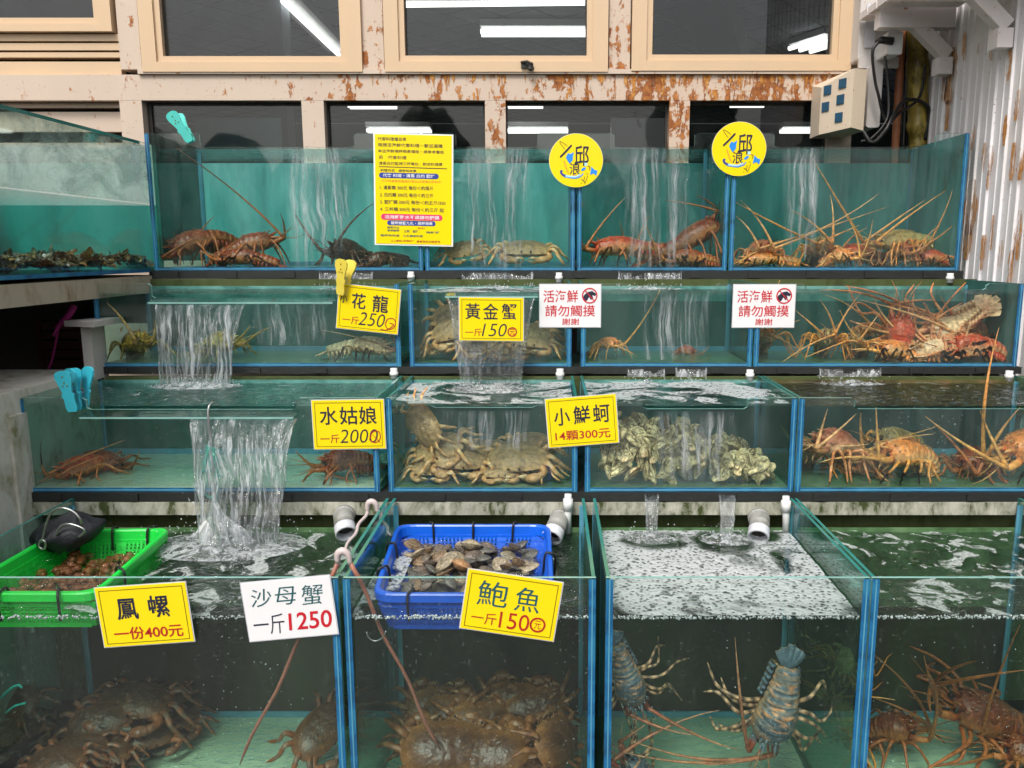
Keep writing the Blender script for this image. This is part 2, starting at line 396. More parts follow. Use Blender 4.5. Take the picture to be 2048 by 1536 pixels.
g = MB(); g.box(-60, 60, -60, 60, -.13, -.08); tag(g.build('ground', plain('wet_asphalt', (.05, .05, .05), .5, 0, .4, 3)), kind='structure')

# --- shop front: rusted steel frame with windows
YW = 4.0
shop = empty('shop_front', (0, YW, 0), 'shop front of pink-white painted steel posts and rusty beam with cream framed windows', 'shop front')
def part(mb, name, mats, parent):
    o = mb.build(name, mats); o.parent = parent
    o.matrix_parent_inverse = Matrix.Translation(parent.location).inverted() if parent.type == 'EMPTY' and not parent.parent else Matrix.Identity(4)
    return o
ZTOP = 3.2
def zq(py): return Z_(1100, py, YW)
def post(px0, px1, z0, z1, mat, y=YW - .03, dep=.1, name='post'):
    m = MB(); pym = 100 if z1 > 2.5 else 240
    m.box(X_(px0, pym, YW), X_(px1, pym, YW), y, y + dep, z0, z1); return part(m, name, mat, shop)
zb0, zb1 = zq(203), zq(152)
for a, b, mt in ((-700, 610, M['beam_lt']), (610, 1230, M['beam']), (1230, 1745, M['beam_hv'])):
    m = MB(); m.box(X_(a, 178, YW), X_(b, 178, YW), YW - .03, YW + .07, zb0, zb1)
    for dx in (0,): pass
    part(m, 'beam', mt, shop)
m = MB(); m.box(X_(285, 152, YW), X_(1745, 152, YW), YW - .045, YW + .05, zb1 + .001, zb1 + .022)
part(m, 'sill', M['beam_lt'], shop)
for a, b, mt in ((245, 287, M['beam_lt']), (728, 770, M['beam']), (1217, 1259, M['beam']), (1700, 1760, M['beam_lt'])):
    post(a, b, zb1 + .024, ZTOP, mt)
for a, b, mt in ((248, 292, M['beam_lt']), (608, 652, M['beam_lt']), (971, 1012, M['beam']), (1337, 1377, M['beam_hv']), (1655, 1700, M['beam_lt'])):
    post(a, b, 1.45, zb0 - .001, mt, name='mullion')
# upper sashes
for i, (a, b, pa, pb, bot, pbot) in enumerate(((290, 727, 331, 684, 148, 116), (772, 1215, 812, 1173, 148, 115), (1262, 1698, 1303, 1659, 146, 113), (-560, 236, -520, 200, 68, 40))):
    m = MB(); x0, x1 = X_(a, 80, YW), X_(b, 80, YW); p0, p1 = X_(pa, 80, YW), X_(pb, 80, YW)
    z0, zp, z1 = zq(bot), zq(pbot), 3.05
    y = YW - .05
    m.box(x0, x1, y, YW + .03, z0, zp - .028); m.box(x0, p0 - .028, y, YW + .03, zp - .028, z1); m.box(p1 + .028, x1, y, YW + .03, zp - .028, z1); m.box(p0 - .028, p1 + .028, y, YW + .03, z1 - .08, z1)
    # inner bead, set back
    m.box(p0 - .028, p1 + .028, y + .012, YW + .028, zp - .028, zp); m.box(p0 - .028, p0, y + .012, YW + .028, zp, z1 - .08); m.box(p1, p1 + .028, y + .012, YW + .028, zp, z1 - .08)
    wn = part(m, 'window', M['frame_lt'], shop)
    q = MB(); q.box(p0, p1, YW - .005, YW + .001, zp, z1 - .08); o = q.build('pane', M['glass_win'], wn)
    q = MB()
    q.box(p0, p1, YW - .012, YW - .006, zp, zp + .006); q.box(p0, p0 + .006, YW - .012, YW - .006, zp + .006, z1 - .08); q.box(p1 - .006, p1, YW - .012, YW - .006, zp + .006, z1 - .08)
    q.build('gasket', M['dark_trim'], wn)
    q = MB(); q.box(x0 - .012, x1 + .012, YW + .0305, YW + .04, z0 - .006, z1 + .01); q.f = [f for f in q.f]; 
    if i == 1:
        q2 = MB(); c = at(1055, 130, y - .01)
        q2.box(c.x - .03, c.x + .025, y - .012, y - .001, c.z - .012, c.z + .012); q2.tube([c + Vector((-.03, 0, .012)), c + Vector((0, -.02, .012)), c + Vector((.025, -.025, -.004))], .006, 6); q2.ell(c + Vector((.016, -.012, -.018)), (.016, .008, .012), 8, 6)
        q2.build('latch', M['dark_trim'], wn)
# dark gaps beside sashes
# lower fixed panes
for a, b in ((300, 606), (655, 969), (1014, 1335), (1379, 1655)):
    m = MB(); x0, x1 = X_(a - 8, 240, YW), X_(b + 2, 240, YW)
    m.box(x0, x1, YW + .02, YW + .045, zb0 - .014, zb0 - .001); m.box(x0, x0 + .02, YW + .02, YW + .045, 1.5, zb0 - .014); m.box(x1 - .012, x1, YW + .02, YW + .045, 1.5, zb0 - .014)
    wn = part(m, 'window', M['dark_trim'], shop)
    q = MB(); q.box(x0 + .02, x1 - .012, YW + .028, YW + .034, 1.45, zb0 - .014); q.build('pane', M['glass_win'], wn)
# louvred panel left of the corner post
m = MB()
for k, (ya, yb) in enumerate(((70, 84), (88, 102), (106, 116), (124, 150))):
    a, b, c, d = px_rect(-600, ya, 244, yb, YW); m.box(a, b, YW - .02 + .004 * k, YW + .04, c, d)
part(m, 'louvre_panel', M['frame_lt'], shop)
m = MB()
for k, (ya, yb) in enumerate(((205, 214), (222, 262), (284, 330))):
    a, b, c, d = px_rect(-600, ya, 247, yb, YW); m.box(a, b, YW + .02 + .004 * k, YW + .06, c, d)
part(m, 'louvre_panel', M['beam_lt'], shop)
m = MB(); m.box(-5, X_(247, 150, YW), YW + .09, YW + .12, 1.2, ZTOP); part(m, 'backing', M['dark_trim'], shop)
m = MB(); m.box(-5, 2.2, YW + .0, YW + .1, 0, 1.448); m.box(-5, 2.4, YW - .03, YW + .1, ZTOP + .002, 4.2); part(m, 'wall', M['beam_lt'], shop)
# --- room behind the windows
def ceil_mat():
    N = NT('ceiling_tiles'); tc = N.n('TexCoord').outputs['Object']
    br = N.n('TexBrick', {'Vector': N.n('Mapping', {'Vector': tc, 'Rotation': (0, 0, R(38))}).outputs[0], 'Color1': (.26, .30, .33, 1), 'Color2': (.30, .34, .37, 1), 'Mortar': (.008, .009, .011, 1), 'Scale': 1.6, 'Mortar Size': .016, 'Row Height': .5, 'Brick Width': .5}, offset=0.0)
    return N.surf(N.bsdf(br.outputs[0], .8))
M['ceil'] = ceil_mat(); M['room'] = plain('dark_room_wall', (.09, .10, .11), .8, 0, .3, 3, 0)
ZC = 3.3
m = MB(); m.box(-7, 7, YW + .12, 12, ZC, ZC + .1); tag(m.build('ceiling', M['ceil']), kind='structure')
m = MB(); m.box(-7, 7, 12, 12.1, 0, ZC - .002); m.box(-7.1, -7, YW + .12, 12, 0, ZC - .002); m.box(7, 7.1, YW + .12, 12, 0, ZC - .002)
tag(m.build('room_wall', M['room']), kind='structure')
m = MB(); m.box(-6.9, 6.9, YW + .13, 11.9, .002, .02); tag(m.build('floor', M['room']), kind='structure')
m = MB(); p0, p1 = at(1305, 115, 5.2), at(1480, 0, 6.6); m.bar((p0.x, 4.3, ZC - .16), (p0.x + 1.6, 9.5, ZC - .16), .3, .3); tag(m.build('beam', M['room']), kind='structure')
for (x, y, wd) in ((532, 6.0, 34), ):
    m = MB(); m.box(X_(x, 90, y), X_(x + wd, 90, y), y, y + .2, .02, ZC - .002); tag(m.build('pillar', M['ceil']), kind='structure')
def emis(name, col, st):
    N = NT(name); return N.surf(N.n('Emission', {'Color': (*col, 1), 'Strength': st}).outputs[0])
M['lamp'] = emis('lamp_tube', (1, .98, .9), 3.5)
def lamp(p, q, label, n=2, wdt=.09):
    p, q = Vector(p), Vector(q); t = (q - p).normalized(); sd = t.cross(Vector((0, 0, 1))).normalized()
    e = empty('fluorescent_lamp', (p + q) / 2, label, 'lamp', 'lamps on the shop ceiling')
    h = MB(); h.bar(p + Vector((0, 0, .055)), q + Vector((0, 0, .055)), wdt * 2.2, .05); part(h, 'housing', M['white'], e)
    for k in range(n):
        o = sd * (k - (n - 1) / 2) * wdt
        h = MB(); h.tube([p + o, q + o], .02, 8); part(h, 'tube', M['lamp'], e)
def cz(px, py, z=ZC - .09): return at_z(px, py, z)
lamp(cz(566, 2), cz(680, 112), 'lit fluorescent lamp running away at an angle, seen through the first tall window', 1)
lamp(cz(962, 66), cz(1172, 66), 'lit double fluorescent lamp lying level, seen through the middle tall window')
lamp(cz(1600, 100), cz(1672, 78), 'lit lamp at the corner of the third tall window beside the cream control box', 3, .12)
lamp(cz(752, 10), cz(1170, 5), 'lit lamp just under the top of the middle tall window', 1)
def lowlamp(a, b, py, z, label): lamp(at_z(a, py, z), at_z(b, py, z), label, 2)
lowlamp(698, 792, 213, 2.95, 'small lit lamp at the upper edge of the low pane above the yellow notice')
lowlamp(735, 862, 262, 2.75, 'lit lamp just above the top edge of the yellow notice')
lowlamp(1016, 1086, 212, 2.95, 'small lit lamp high in the low pane between the two middle mullions')
lowlamp(1016, 1136, 262, 2.75, 'lit lamp behind the upper edge of the first round sign')
lowlamp(1462, 1530, 210, 2.95, 'small lit lamp above the second round sign')
lowlamp(1562, 1640, 262, 2.75, 'lit lamp between the second round sign and the control box')
b = MB(); a_ = at(388, 236, 5.0); b_ = at(562, 300, 5.0); b.box(a_.x, b_.x, 5, 5.03, b_.z - .4, a_.z)
tag(b.build('white_board', M['pale_ink']), 'pale blue-white board standing inside behind the low pane near the teal peg', 'board')
b = MB(); a_ = at(1222, 236, 5.4); b_ = at(1330, 300, 5.4); b.box(a_.x, b_.x, 5.4, 5.43, b_.z - .4, a_.z); b.box(a_.x + .01, a_.x + .03, 5.38, 5.398, b_.z - .4, a_.z)
tag(b.build('white_board', M['white']), 'white cabinet board inside behind the pane between the round signs', 'board')

# --- right-hand corrugated wall
XR = 1.76
m = MB(); prof = []
y = 4.05
while y > 1.2:
    prof += [(y, 0), (y - .046, -.001), (y - .050, -.004), (y - .053, -.001), (y - .094, 0), (y - .097, -.009), (y - .105, -.009), (y - .108, 0)]; y -= .108
n = len(prof)
vs = [(XR + p[1], p[0], z) for z in (.0, 3.9) for p in prof]
m.add(vs, [(i, i + 1, n + i + 1, n + i) for i in range(n - 1)])
m.box(XR + .001, XR + .08, 1.2, 4.06, 0, 3.9)
wl = m.build('corrugated_wall', M['white_wall']); tag(wl, 'white ribbed metal wall streaked with orange rust beside the tanks', 'wall')
# long rust runs down the ribs
M['rust_run'] = None
def rust_run_mat():
    N = NT('rust_run'); n1 = N.noise(1, 6, .7, .5, (45, 45, 6)); tc = N.n('TexCoord').outputs['UV']
    f = N.ramp(n1, [(.44, 0), (.56, .9)])
    s = N.bsdf(N.ramp(N.noise(60, 4), [(.3, (.30, .10, .02)), (.5, (.55, .22, .04)), (.75, (.68, .40, .12))]), .85)
    return N.surf(N.n('MixShader', {0: f, 1: N.n('BsdfTransparent').outputs[0], 2: s}).outputs[0])
M['rust_run'] = rust_run_mat()
runs = MB()
def run(px, py0, py1, wpx):
    p = at_x(px, py0, XR - .011); q = at_x(px, py1, XR - .011); wd = wpx / 1600 * p.y * p.y / XR * 1.0
    zs = [p.z + (q.z - p.z) * i / 8 for i in range(9)]
    ws = [wd * (.35 + .65 * math.sin(math.pi * (.15 + .75 * i / 8))) * rnd.uniform(.75, 1.15) for i in range(9)]
    vs = [(XR - .0105, p.y - ws[i] / 2, zs[i]) for i in range(9)] + [(XR - .0105, p.y + ws[i] / 2, zs[i]) for i in range(9)]
    runs.add(vs, [(i, i + 1, 10 + i, 9 + i) for i in range(8)])
for a in ((1905, 95, 205, 26), (1890, 150, 200, 14), (1970, 285, 345, 9), (1984, 290, 350, 10), (2028, 285, 360, 12), (2043, 300, 360, 14), (1945, 360, 470, 26), (1938, 440, 520, 16), (1968, 470, 540, 10), (2003, 480, 545, 8), (2024, 500, 570, 12), (1958, 85, 115, 6), (1930, 60, 120, 8), (1985, 70, 120, 10), (1999, 30, 80, 8), (1896, 200, 260, 10), (1978, 340, 380, 8), (2036, 180, 240, 9), (2012, 230, 290, 8), (1946, 250, 300, 8), (2040, 420, 520, 14), (1986, 430, 500, 7), (1916, 300, 380, 8), (2020, 100, 160, 10)):
    run(*a)
o = runs.build('rust_stain', M['rust_run']); o.parent = wl

rr_ = random.Random(21); dr = MB()
for i in range(150):
    px = 690 + 990 * rr_.random() ** .75; x = X_(px, 160, YW); wd = rr_.uniform(.006, .03); ln = rr_.uniform(.012, .05) * (1.8 if rr_.random() < .25 else 1); z = zb1 - .0005 if rr_.random() < .75 else zb0 + ln
    zs_ = [z - ln * k / 5 for k in range(6)]; ws = [wd * (1 - .14 * k) * rr_.uniform(.6, 1.2) for k in range(6)]
    dr.add([(x - ws[k] / 2 + rr_.uniform(-.002, .002), YW - .0315 - .00002 * i, zs_[k]) for k in range(6)] + [(x + ws[k] / 2, YW - .0315 - .00002 * i, zs_[k]) for k in range(6)], [(k, k + 1, 7 + k, 6 + k) for k in range(5)])
tag(part(dr, 'rust_streaks', M['rust_run'], shop), kind='stuff')

# --- shelf with brackets on that wall
sh = empty('wall_shelf', (XR, 3.5, 2.5), 'white painted slatted shelf on two diagonal brackets high on the ribbed wall', 'shelf')
zs = at(1830, 24, 3.7).z
xl = at(1755, 30, 3.68).x
m = MB()
for k in range(9):
    y0 = 2.95 + k * .1; m.box(xl - .02, XR - .016, y0, y0 + .088, zs + .001, zs + .03)
part(m, 'shelf_board', M['white_wood'], sh)
def bracket(Y):
    zt = zs; m = MB()
    m.box(xl, XR - .016, Y - .03, Y + .03, zt - .075, zt)
    zlow = at(1895, 122, 3.68).z
    m.bar((xl + .16, Y, zt - .05), (XR - .03, Y, zlow + .02), .055, .05, up=(0, 1, 0))
    m.box(XR - .075, XR - .016, Y - .035, Y + .035, zlow - .06, zlow + .01)
    part(m, 'bracket', M['white_wood'], sh)
bracket(3.68); bracket(3.22)

# --- control boxes, pipes, cables in the corner
def rbox(mb, x0, x1, y0, y1, z0, z1, r=.01, m=0):
    pl = []
    for cx, cz_, a0 in ((x1 - r, z1 - r, 0), (x0 + r, z1 - r, 90), (x0 + r, z0 + r, 180), (x1 - r, z0 + r, 270)):
        for k in range(4): a = R(a0 + 30 * k); pl.append((cx + r * math.cos(a), cz_ + r * math.sin(a)))
    mb.prism(pl, (0, y0, 0), (1, 0, 0), (0, 0, 1), (0, y1 - y0, 0), m)
YB = 3.72
cb = empty('control_box', at(1690, 210, YB), 'cream control box with five small blue windows hanging under the third tall window', 'control box')
m = MB(); zt, zbm = Z_(1690, 150, YB), Z_(1690, 262, YB)
p = [X_(1658, 210, YB), X_(1698, 210, YB), X_(1728, 210, YB)]
# wedge-shaped body: slanted front turned to the left
yl, yr = YB + .12, YB - .04
m.add([(p[0], yl, zbm), (p[1], yr, zbm + .01), (p[2], yr + .03, zbm), (p[2], YB + .25, zbm), (p[0], YB + .25, zbm), (p[0], yl, zt - .03), (p[1], yr, zt + .02), (p[2], yr + .03, zt + .02), (p[2], YB + .25, zt), (p[0], YB + .25, zt)],
      [(0, 1, 6, 5), (1, 2, 7, 6), (2, 3, 8, 7), (3, 4, 9, 8), (4, 0, 5, 9), (4, 3, 2, 1, 0), (5, 6, 7, 8, 9)])
part(m, 'housing', M['box'], cb)
fx = Vector((p[1] - p[0], yr - yl, 0)); fn_ = Vector((fx.y, -fx.x, 0)).normalized()
if fn_.y > 0: fn_ = -fn_
for (u, v) in ((.22, .80), (.68, .86), (.18, .50), (.64, .58), (.62, .26)):
    c = Vector((p[0], yl, 0)) + fx * u; zz = zbm + (zt - zbm) * v; m = MB(); hw = fx.normalized() * .024
    for (s_, d_, mt) in ((1.25, .004, 'blue_ink'), (1, .007, 'sky_ink')):
        pass
    m.prism([(-.02, -.02), (.02, -.02), (.02, .02), (-.02, .02)], c + Vector((0, 0, zz)) - fn_ * .001, fx.normalized(), (0, 0, 1), fn_ * .006)
    q = part(m, 'indicator', M['indigo'], cb)
jb = MB(); c0 = at(1752, 205, 3.82); rbox(jb, X_(1735, 205, 3.8), X_(1762, 205, 3.8), 3.8, 3.95, Z_(1750, 255, 3.8), Z_(1750, 130, 3.8), .012)
tag(jb.build('junction_box', M['grey_box']), 'tall grey-white junction box between control box and brown pipe', 'junction box')
sb = empty('socket_box', at(1770, 80, 3.75), 'white power socket box with a black plug below the wall shelf', 'socket')
m = MB(); rbox(m, X_(1770, 80, 3.75), X_(1800, 80, 3.75), 3.72, 3.95, Z_(1780, 112, 3.75), Z_(1780, 66, 3.75), .008); part(m, 'housing', M['pvc'], sb)
pc = at(1768, 85, 3.74); m = MB(); m.tube([pc + Vector((.03, -.02, 0)), pc + Vector((-.02, -.02, .006)), pc + Vector((-.045, -.02, -.004))], [.018, .016, .008], 10); part(m, 'plug', M['cable'], sb)
bp = MB(); rbox(bp, X_(1712, 60, 3.9), X_(1775, 60, 3.9), 3.86, 3.97, Z_(1740, 125, 3.9), Z_(1740, -30, 3.9), .01); rbox(bp, X_(1712, 130, 3.88), X_(1790, 130, 3.88), 3.84, 3.859, Z_(1740, 140, 3.88), Z_(1740, 118, 3.88), .004)
tag(bp.build('meter_box', M['grey_box']), 'grubby white meter box above the junction box with a blue-edged notice', 'meter box')
nb = MB(); a_, b_, c_, d_ = px_rect(1732, 8, 1752, 95, 3.85); nb.prism([(a_, c_), (b_, c_), (b_ , d_), (a_, d_)], (0, 3.852, 0), (1, 0, 0), (0, 0, 1), (0, .004, 0))
tag(nb.build('notice_sheet', M['lam']), 'curling pale plastic notice sheet taped on the meter box', 'notice')
def pipe(name, pts, r, mat, label, cat, seg=14, n=None):
    m = MB(); m.tube(smooth_path(pts, n or len(pts) * 8) if len(pts) > 2 else pts, r, seg); o = m.build(name, mat); tag(o, label, cat); return o
pipe('pipe', [at(1806, 30, 3.91), at(1799, 150, 3.91), at(1790, 310, 3.91), at(1788, 420, 3.91)], .018, M['copper'], 'red-brown pipe running straight down past the socket box', 'pipe')
pp = [at(1834, 0, 3.9), at(1838, 400, 3.9)]
m = MB(); N_ = 40
def mp(u, v):
    a = 2 * math.pi * u; r = .046 + .006 * noise.noise(Vector((u * 6, v * 14, 2))) + (.008 if abs(v - .33) < .03 or abs(v - .62) < .03 else 0)
    c = pp[0].lerp(pp[1], v); return c + Vector((math.cos(a) * r, math.sin(a) * r, 0))
m.grid(18, N_, mp, wrap=True)
tag(m.build('drain_pipe', M['moss_pipe']), 'thick olive-yellow moss-covered drain pipe in the corner', 'pipe')
def cable(pts, r, label, cat='cable', mat=None): return pipe('cable', pts, r, mat or M['cable'], label, cat, 7, len(pts) * 9)
cable([at(1757, 84, 3.7), at(1745, 105, 3.7), at(1750, 160, 3.72), at(1757, 190, 3.72), at(1765, 225, 3.74), at(1778, 245, 3.74), at(1800, 225, 3.76), at(1838, 195, 3.84), at(1850, 130, 3.84)], .0065, 'black cable hanging from the white socket plug and looping round to the mossy pipe')
cable([at(1770, 112, 3.74), at(1776, 170, 3.74), at(1775, 235, 3.72), at(1745, 275, 3.7), at(1722, 283, 3.7)], .006, 'thin black cable dropping straight behind the brown pipe')
cable([at(1726, 262, 3.7), at(1745, 285, 3.68), at(1770, 262, 3.7), at(1785, 235, 3.72), at(1812, 200, 3.8), at(1856, 215, 3.84), at(1850, 280, 3.86)], .009, 'thick black cable bundle sagging under the control box')
cable([at(1815, 40, 3.93), at(1812, 150, 3.93), at(1806, 300, 3.93)], .012, 'straight black cable beside the brown pipe')

# ================================================================== TANKS
TW = .009
YT = {1: 3.35, 2: 2.93, 3: 2.45, 4: 1.80}
DEP = {1: .50, 2: .39, 3: .45, 4: .62}
ZF = {1: Z_(1100, 541, 3.35), 2: Z_(1100, 733, 2.93), 3: Z_(1100, 983, 2.45), 4: -.02}
ZR = {1: Z_(1100, 266, 3.35), 2: Z_(1100, 567, 2.93), 3: Z_(1100, 796, 2.45), 4: Z_(1100, 1156, 1.80)}
ZWAT = {1: Z_(1100, 297, 3.35), 2: Z_(1100, 588, 2.93), 3: Z_(1100, 813, 2.45), 4: Z_(1100, 1241, 1.80)}
YMID = {1: 410, 2: 650, 3: 890, 4: 1345}
def xp(t, px, py=None): return X_(px, py or YMID[t], YT[t])
TANKS = {}
def tank(key, t, xa, xb, label, back, floor, notches=(), glass='glass', sides=('glass_side', 'glass_side')):
    Y, D, z0, z1 = YT[t], DEP[t], ZF[t], ZR[t]
    x0, x1 = xp(t, xa), xp(t, xb)
    e = empty('fish_tank', ((x0 + x1) / 2, Y, z0), label, 'fish tank', 'glass seafood tanks in tiers')
    top = []
    for (a, b, py) in sorted(notches, reverse=True):
        a, b, z = max(xp(t, a), x0 + .02), min(xp(t, b), x1 - .02), Z_(1100, py, Y); r = .012
        top += [(b + r, z1), (b, z1 - r * .6), (b, z + r * .5), (b - r, z), (a + r, z), (a, z + r * .5), (a, z1 - r * .6), (a - r, z1)]
    poly = [(x0, z0), (x1, z0), (x1, z1)] + top + [(x0, z1)]
    m = MB(); m.prism(poly, (0, Y, 0), (1, 0, 0), (0, 0, 1), (0, TW, 0), 0, 1); part(m, 'front_pane', [M[glass], M['rim']], e)
    for s in (0, 1):
        m = MB(); xx = x0 + .001 if s == 0 else x1 - TW - .001
        y0, y1 = Y + TW + .001, Y + D
        pl = [(y0, z0), (y1, z0), (y1, z1), (y0, z1)]
        m.prism(pl, (xx, 0, 0), (0, 1, 0), (0, 0, 1), (TW, 0, 0), 0, 1); part(m, 'side_pane', [M[sides[s]], M['edge']], e)
    m = MB(); m.box(x0 + TW + .002, x1 - TW - .002, Y + D - TW, Y + D, z0 + .012, Z_(1100, 300, 3.35) if t == 1 else ZWAT[t] - {2: .05, 3: .085, 4: .25}[t]); part(m, 'back_pane', M[back], e)
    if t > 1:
        m = MB(); m.box(x0 + TW + .002, x1 - TW - .002, Y + D - TW, Y + D, ZWAT[t] - {2: .05, 3: .085, 4: .25}[t], ZWAT[t] + .012); part(m, 'water_light_band', M['water_light4' if t == 4 else 'water_light3d' if key == '3d' else 'algae3'], e)  # band painted in the colours a refracting, reflecting water top would show
    m = MB(); m.box(x0 + TW + .002, x1 - TW - .002, Y + TW + .001, Y + D - .0005, z0 + .001, z0 + .011); part(m, 'floor_pane', M[floor], e)
    # blue silicone seams: corner posts and bottom line, proud of the glass
    for s in (0, 1):
        m = MB(); wd = .017
        xx = x0 if s == 0 else x1 - wd
        m.box(xx, xx + wd, Y - .0025, Y - .0003, z0, z1 - .003, 0)
        m.box(xx + wd * .42, xx + wd * .60, Y - .0042, Y - .0026, z0, z1 - .004, 1)
        part(m, 'corner_seam', [M['blue'], M['blue_pale']], e)
        m = MB(); m.box(xx, xx + wd, Y + D - TW - .006, Y + D - TW - .001, z0 + .012, z1 - .02); part(m, 'corner_seam', M['blue_pale'], e)
    m = MB(); m.box(x0 + .0172, x1 - .0172, Y - .0025, Y - .0003, z0, z0 + .013, 0); m.box(x0 + .0172, x1 - .0172, Y - .004, Y - .0026, z0 + .004, z0 + .008, 1); part(m, 'bottom_seam', [M['blue'], M['blue_pale']], e)
    m = MB(); m.box(x0 + .02, x1 - .02, Y + D - TW - .008, Y + D - TW - .001, z0 + .012, z0 + .03); part(m, 'bottom_seam', M['blue_pale'], e)
    TANKS[key] = (x0 + TW + .001, x1 - TW - .001, Y + TW, Y + D - TW, z0 + .011, z1)
    return e
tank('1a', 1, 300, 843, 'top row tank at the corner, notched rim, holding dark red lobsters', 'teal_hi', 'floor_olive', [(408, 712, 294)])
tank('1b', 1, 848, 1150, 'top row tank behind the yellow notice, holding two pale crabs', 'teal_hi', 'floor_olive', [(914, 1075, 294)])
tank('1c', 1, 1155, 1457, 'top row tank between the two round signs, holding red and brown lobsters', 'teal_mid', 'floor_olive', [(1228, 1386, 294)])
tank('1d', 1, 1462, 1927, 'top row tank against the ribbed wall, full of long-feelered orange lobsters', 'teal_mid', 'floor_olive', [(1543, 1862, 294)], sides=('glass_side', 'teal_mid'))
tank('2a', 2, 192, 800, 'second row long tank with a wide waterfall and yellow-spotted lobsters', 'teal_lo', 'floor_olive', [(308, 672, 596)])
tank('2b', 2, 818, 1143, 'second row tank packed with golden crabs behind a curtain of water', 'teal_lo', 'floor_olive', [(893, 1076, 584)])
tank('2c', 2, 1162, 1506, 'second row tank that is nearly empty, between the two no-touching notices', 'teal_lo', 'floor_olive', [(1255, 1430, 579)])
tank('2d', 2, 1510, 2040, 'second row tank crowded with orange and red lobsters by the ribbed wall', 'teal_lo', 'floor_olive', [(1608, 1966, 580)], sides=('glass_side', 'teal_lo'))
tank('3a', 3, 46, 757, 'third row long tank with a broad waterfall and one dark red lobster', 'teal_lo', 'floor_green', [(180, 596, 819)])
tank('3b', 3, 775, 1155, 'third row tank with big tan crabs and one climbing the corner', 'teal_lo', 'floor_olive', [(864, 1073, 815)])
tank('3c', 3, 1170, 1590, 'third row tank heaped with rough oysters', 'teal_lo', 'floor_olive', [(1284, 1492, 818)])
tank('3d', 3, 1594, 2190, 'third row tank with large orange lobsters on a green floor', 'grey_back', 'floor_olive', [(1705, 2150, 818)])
tank('4a', 4, -140, 684, 'bottom row tank with floating green basket, dark crabs below', 'brown_back', 'floor_green', glass='glass_lo')
tank('4b', 4, 694, 1190, 'bottom row tank with floating blue basket over packed brown crabs', 'brown_back', 'floor_green', glass='glass_lo')
tank('4c', 4, 1210, 1728, 'bottom row tank under a grey foam raft with spotted spiny lobsters', 'brown_back', 'floor_green', glass='glass_lo')
tank('4d', 4, 1732, 2320, 'bottom row tank with scattered foam patches and dark red lobsters', 'brown_back', 'floor_green', glass='glass_lo')

# tank on the left, set at right angles
XL = xp(1, 298) - .004
e = empty('fish_tank', (XL, 2.6, ZF[1]), 'fogged tank set at right angles to the others, half full over dark weed', 'fish tank', 'glass seafood tanks in tiers')
LX0, LX1, LY0, LY1, LZ0, LZ1 = XL - .75, XL - .001, 1.55, YT[1] + .10, ZF[1] - .006, ZR[1] - .035
m = MB(); m.prism([(LY0, LZ0), (LY1, LZ0), (LY1, LZ1), (LY0, LZ1)], (LX1 - TW, 0, 0), (0, 1, 0), (0, 0, 1), (TW, 0, 0), 0, 1); part(m, 'front_pane', [M['glass'], M['edge']], e)
ZWL = at_x(150, 392, XL).z
m = MB(); m.prism([(LY0 + .03, ZWL + .004), (LY1 - .02, ZWL + .004), (LY1 - .02, LZ1 - .01), (LY0 + .03, LZ1 - .01)], (LX1 - TW - .003, 0, 0), (0, 1, 0), (0, 0, 1), (.002, 0, 0)); part(m, 'condensation', M['glass_fog'], e)
m = MB(); m.box(LX0, LX0 + TW, LY0, LY1, LZ0, ZWL); part(m, 'back_pane', M['teal_left'], e)
m = MB(); m.box(LX0 + .001, LX0 + TW, LY0, LY1, ZWL + .001, LZ1); part(m, 'back_pane', M['lam'], e)
for yy in (LY0, LY1 - TW):
    m = MB(); m.box(LX0 + TW + .001, LX1 - TW - .001, yy, yy + TW, LZ0, ZWL); part(m, 'side_pane', M['teal_left' if yy > 2 else 'glass_side'], e)
    m = MB(); m.box(LX0 + TW + .001, LX1 - TW - .001, yy, yy + TW, ZWL + .001, LZ1); part(m, 'side_pane', M['grey_box' if yy > 2 else 'glass_side'], e)
m = MB(); m.box(LX0 + TW + .001, LX1 - TW - .001, LY0 + TW + .001, LY1 - TW - .001, LZ0, LZ0 + .01); part(m, 'floor_pane', M['floor_olive'], e)
m = MB(); m.box(LX1 + .0003, LX1 + .0025, LY0, LY1 - .13, LZ0, LZ0 + .014); m.box(LX1 + .0003, LX1 + .0025, LY0, LY1 - .13, LZ1 - .012, LZ1, 1); part(m, 'bottom_seam', [M['blue'], M['edge']], e)

# black supports under each row
def support(t, xa, xb, th, label):
    m = MB(); Y = YT[t]; m.box(xp(t, xa), xp(t, xb), Y - .012, Y + DEP[t], ZF[t] - th, ZF[t] - .0005)
    for k in range(14):
        x = xp(t, xa) + (xp(t, xb) - xp(t, xa)) * (k + .3) / 14; m.box(x, x + .05, Y - .018, Y - .0121, ZF[t] - th + .004, ZF[t] - .004)
    tag(m.build('support_shelf', M['black']), label, 'shelf')
support(1, 290, 1935, .034, 'black wet shelf carrying the top row of tanks')
support(2, 185, 2048, .026, 'black wet shelf carrying the second row of tanks')
support(3, 40, 2200, .03, 'black wet shelf carrying the third row of tanks')
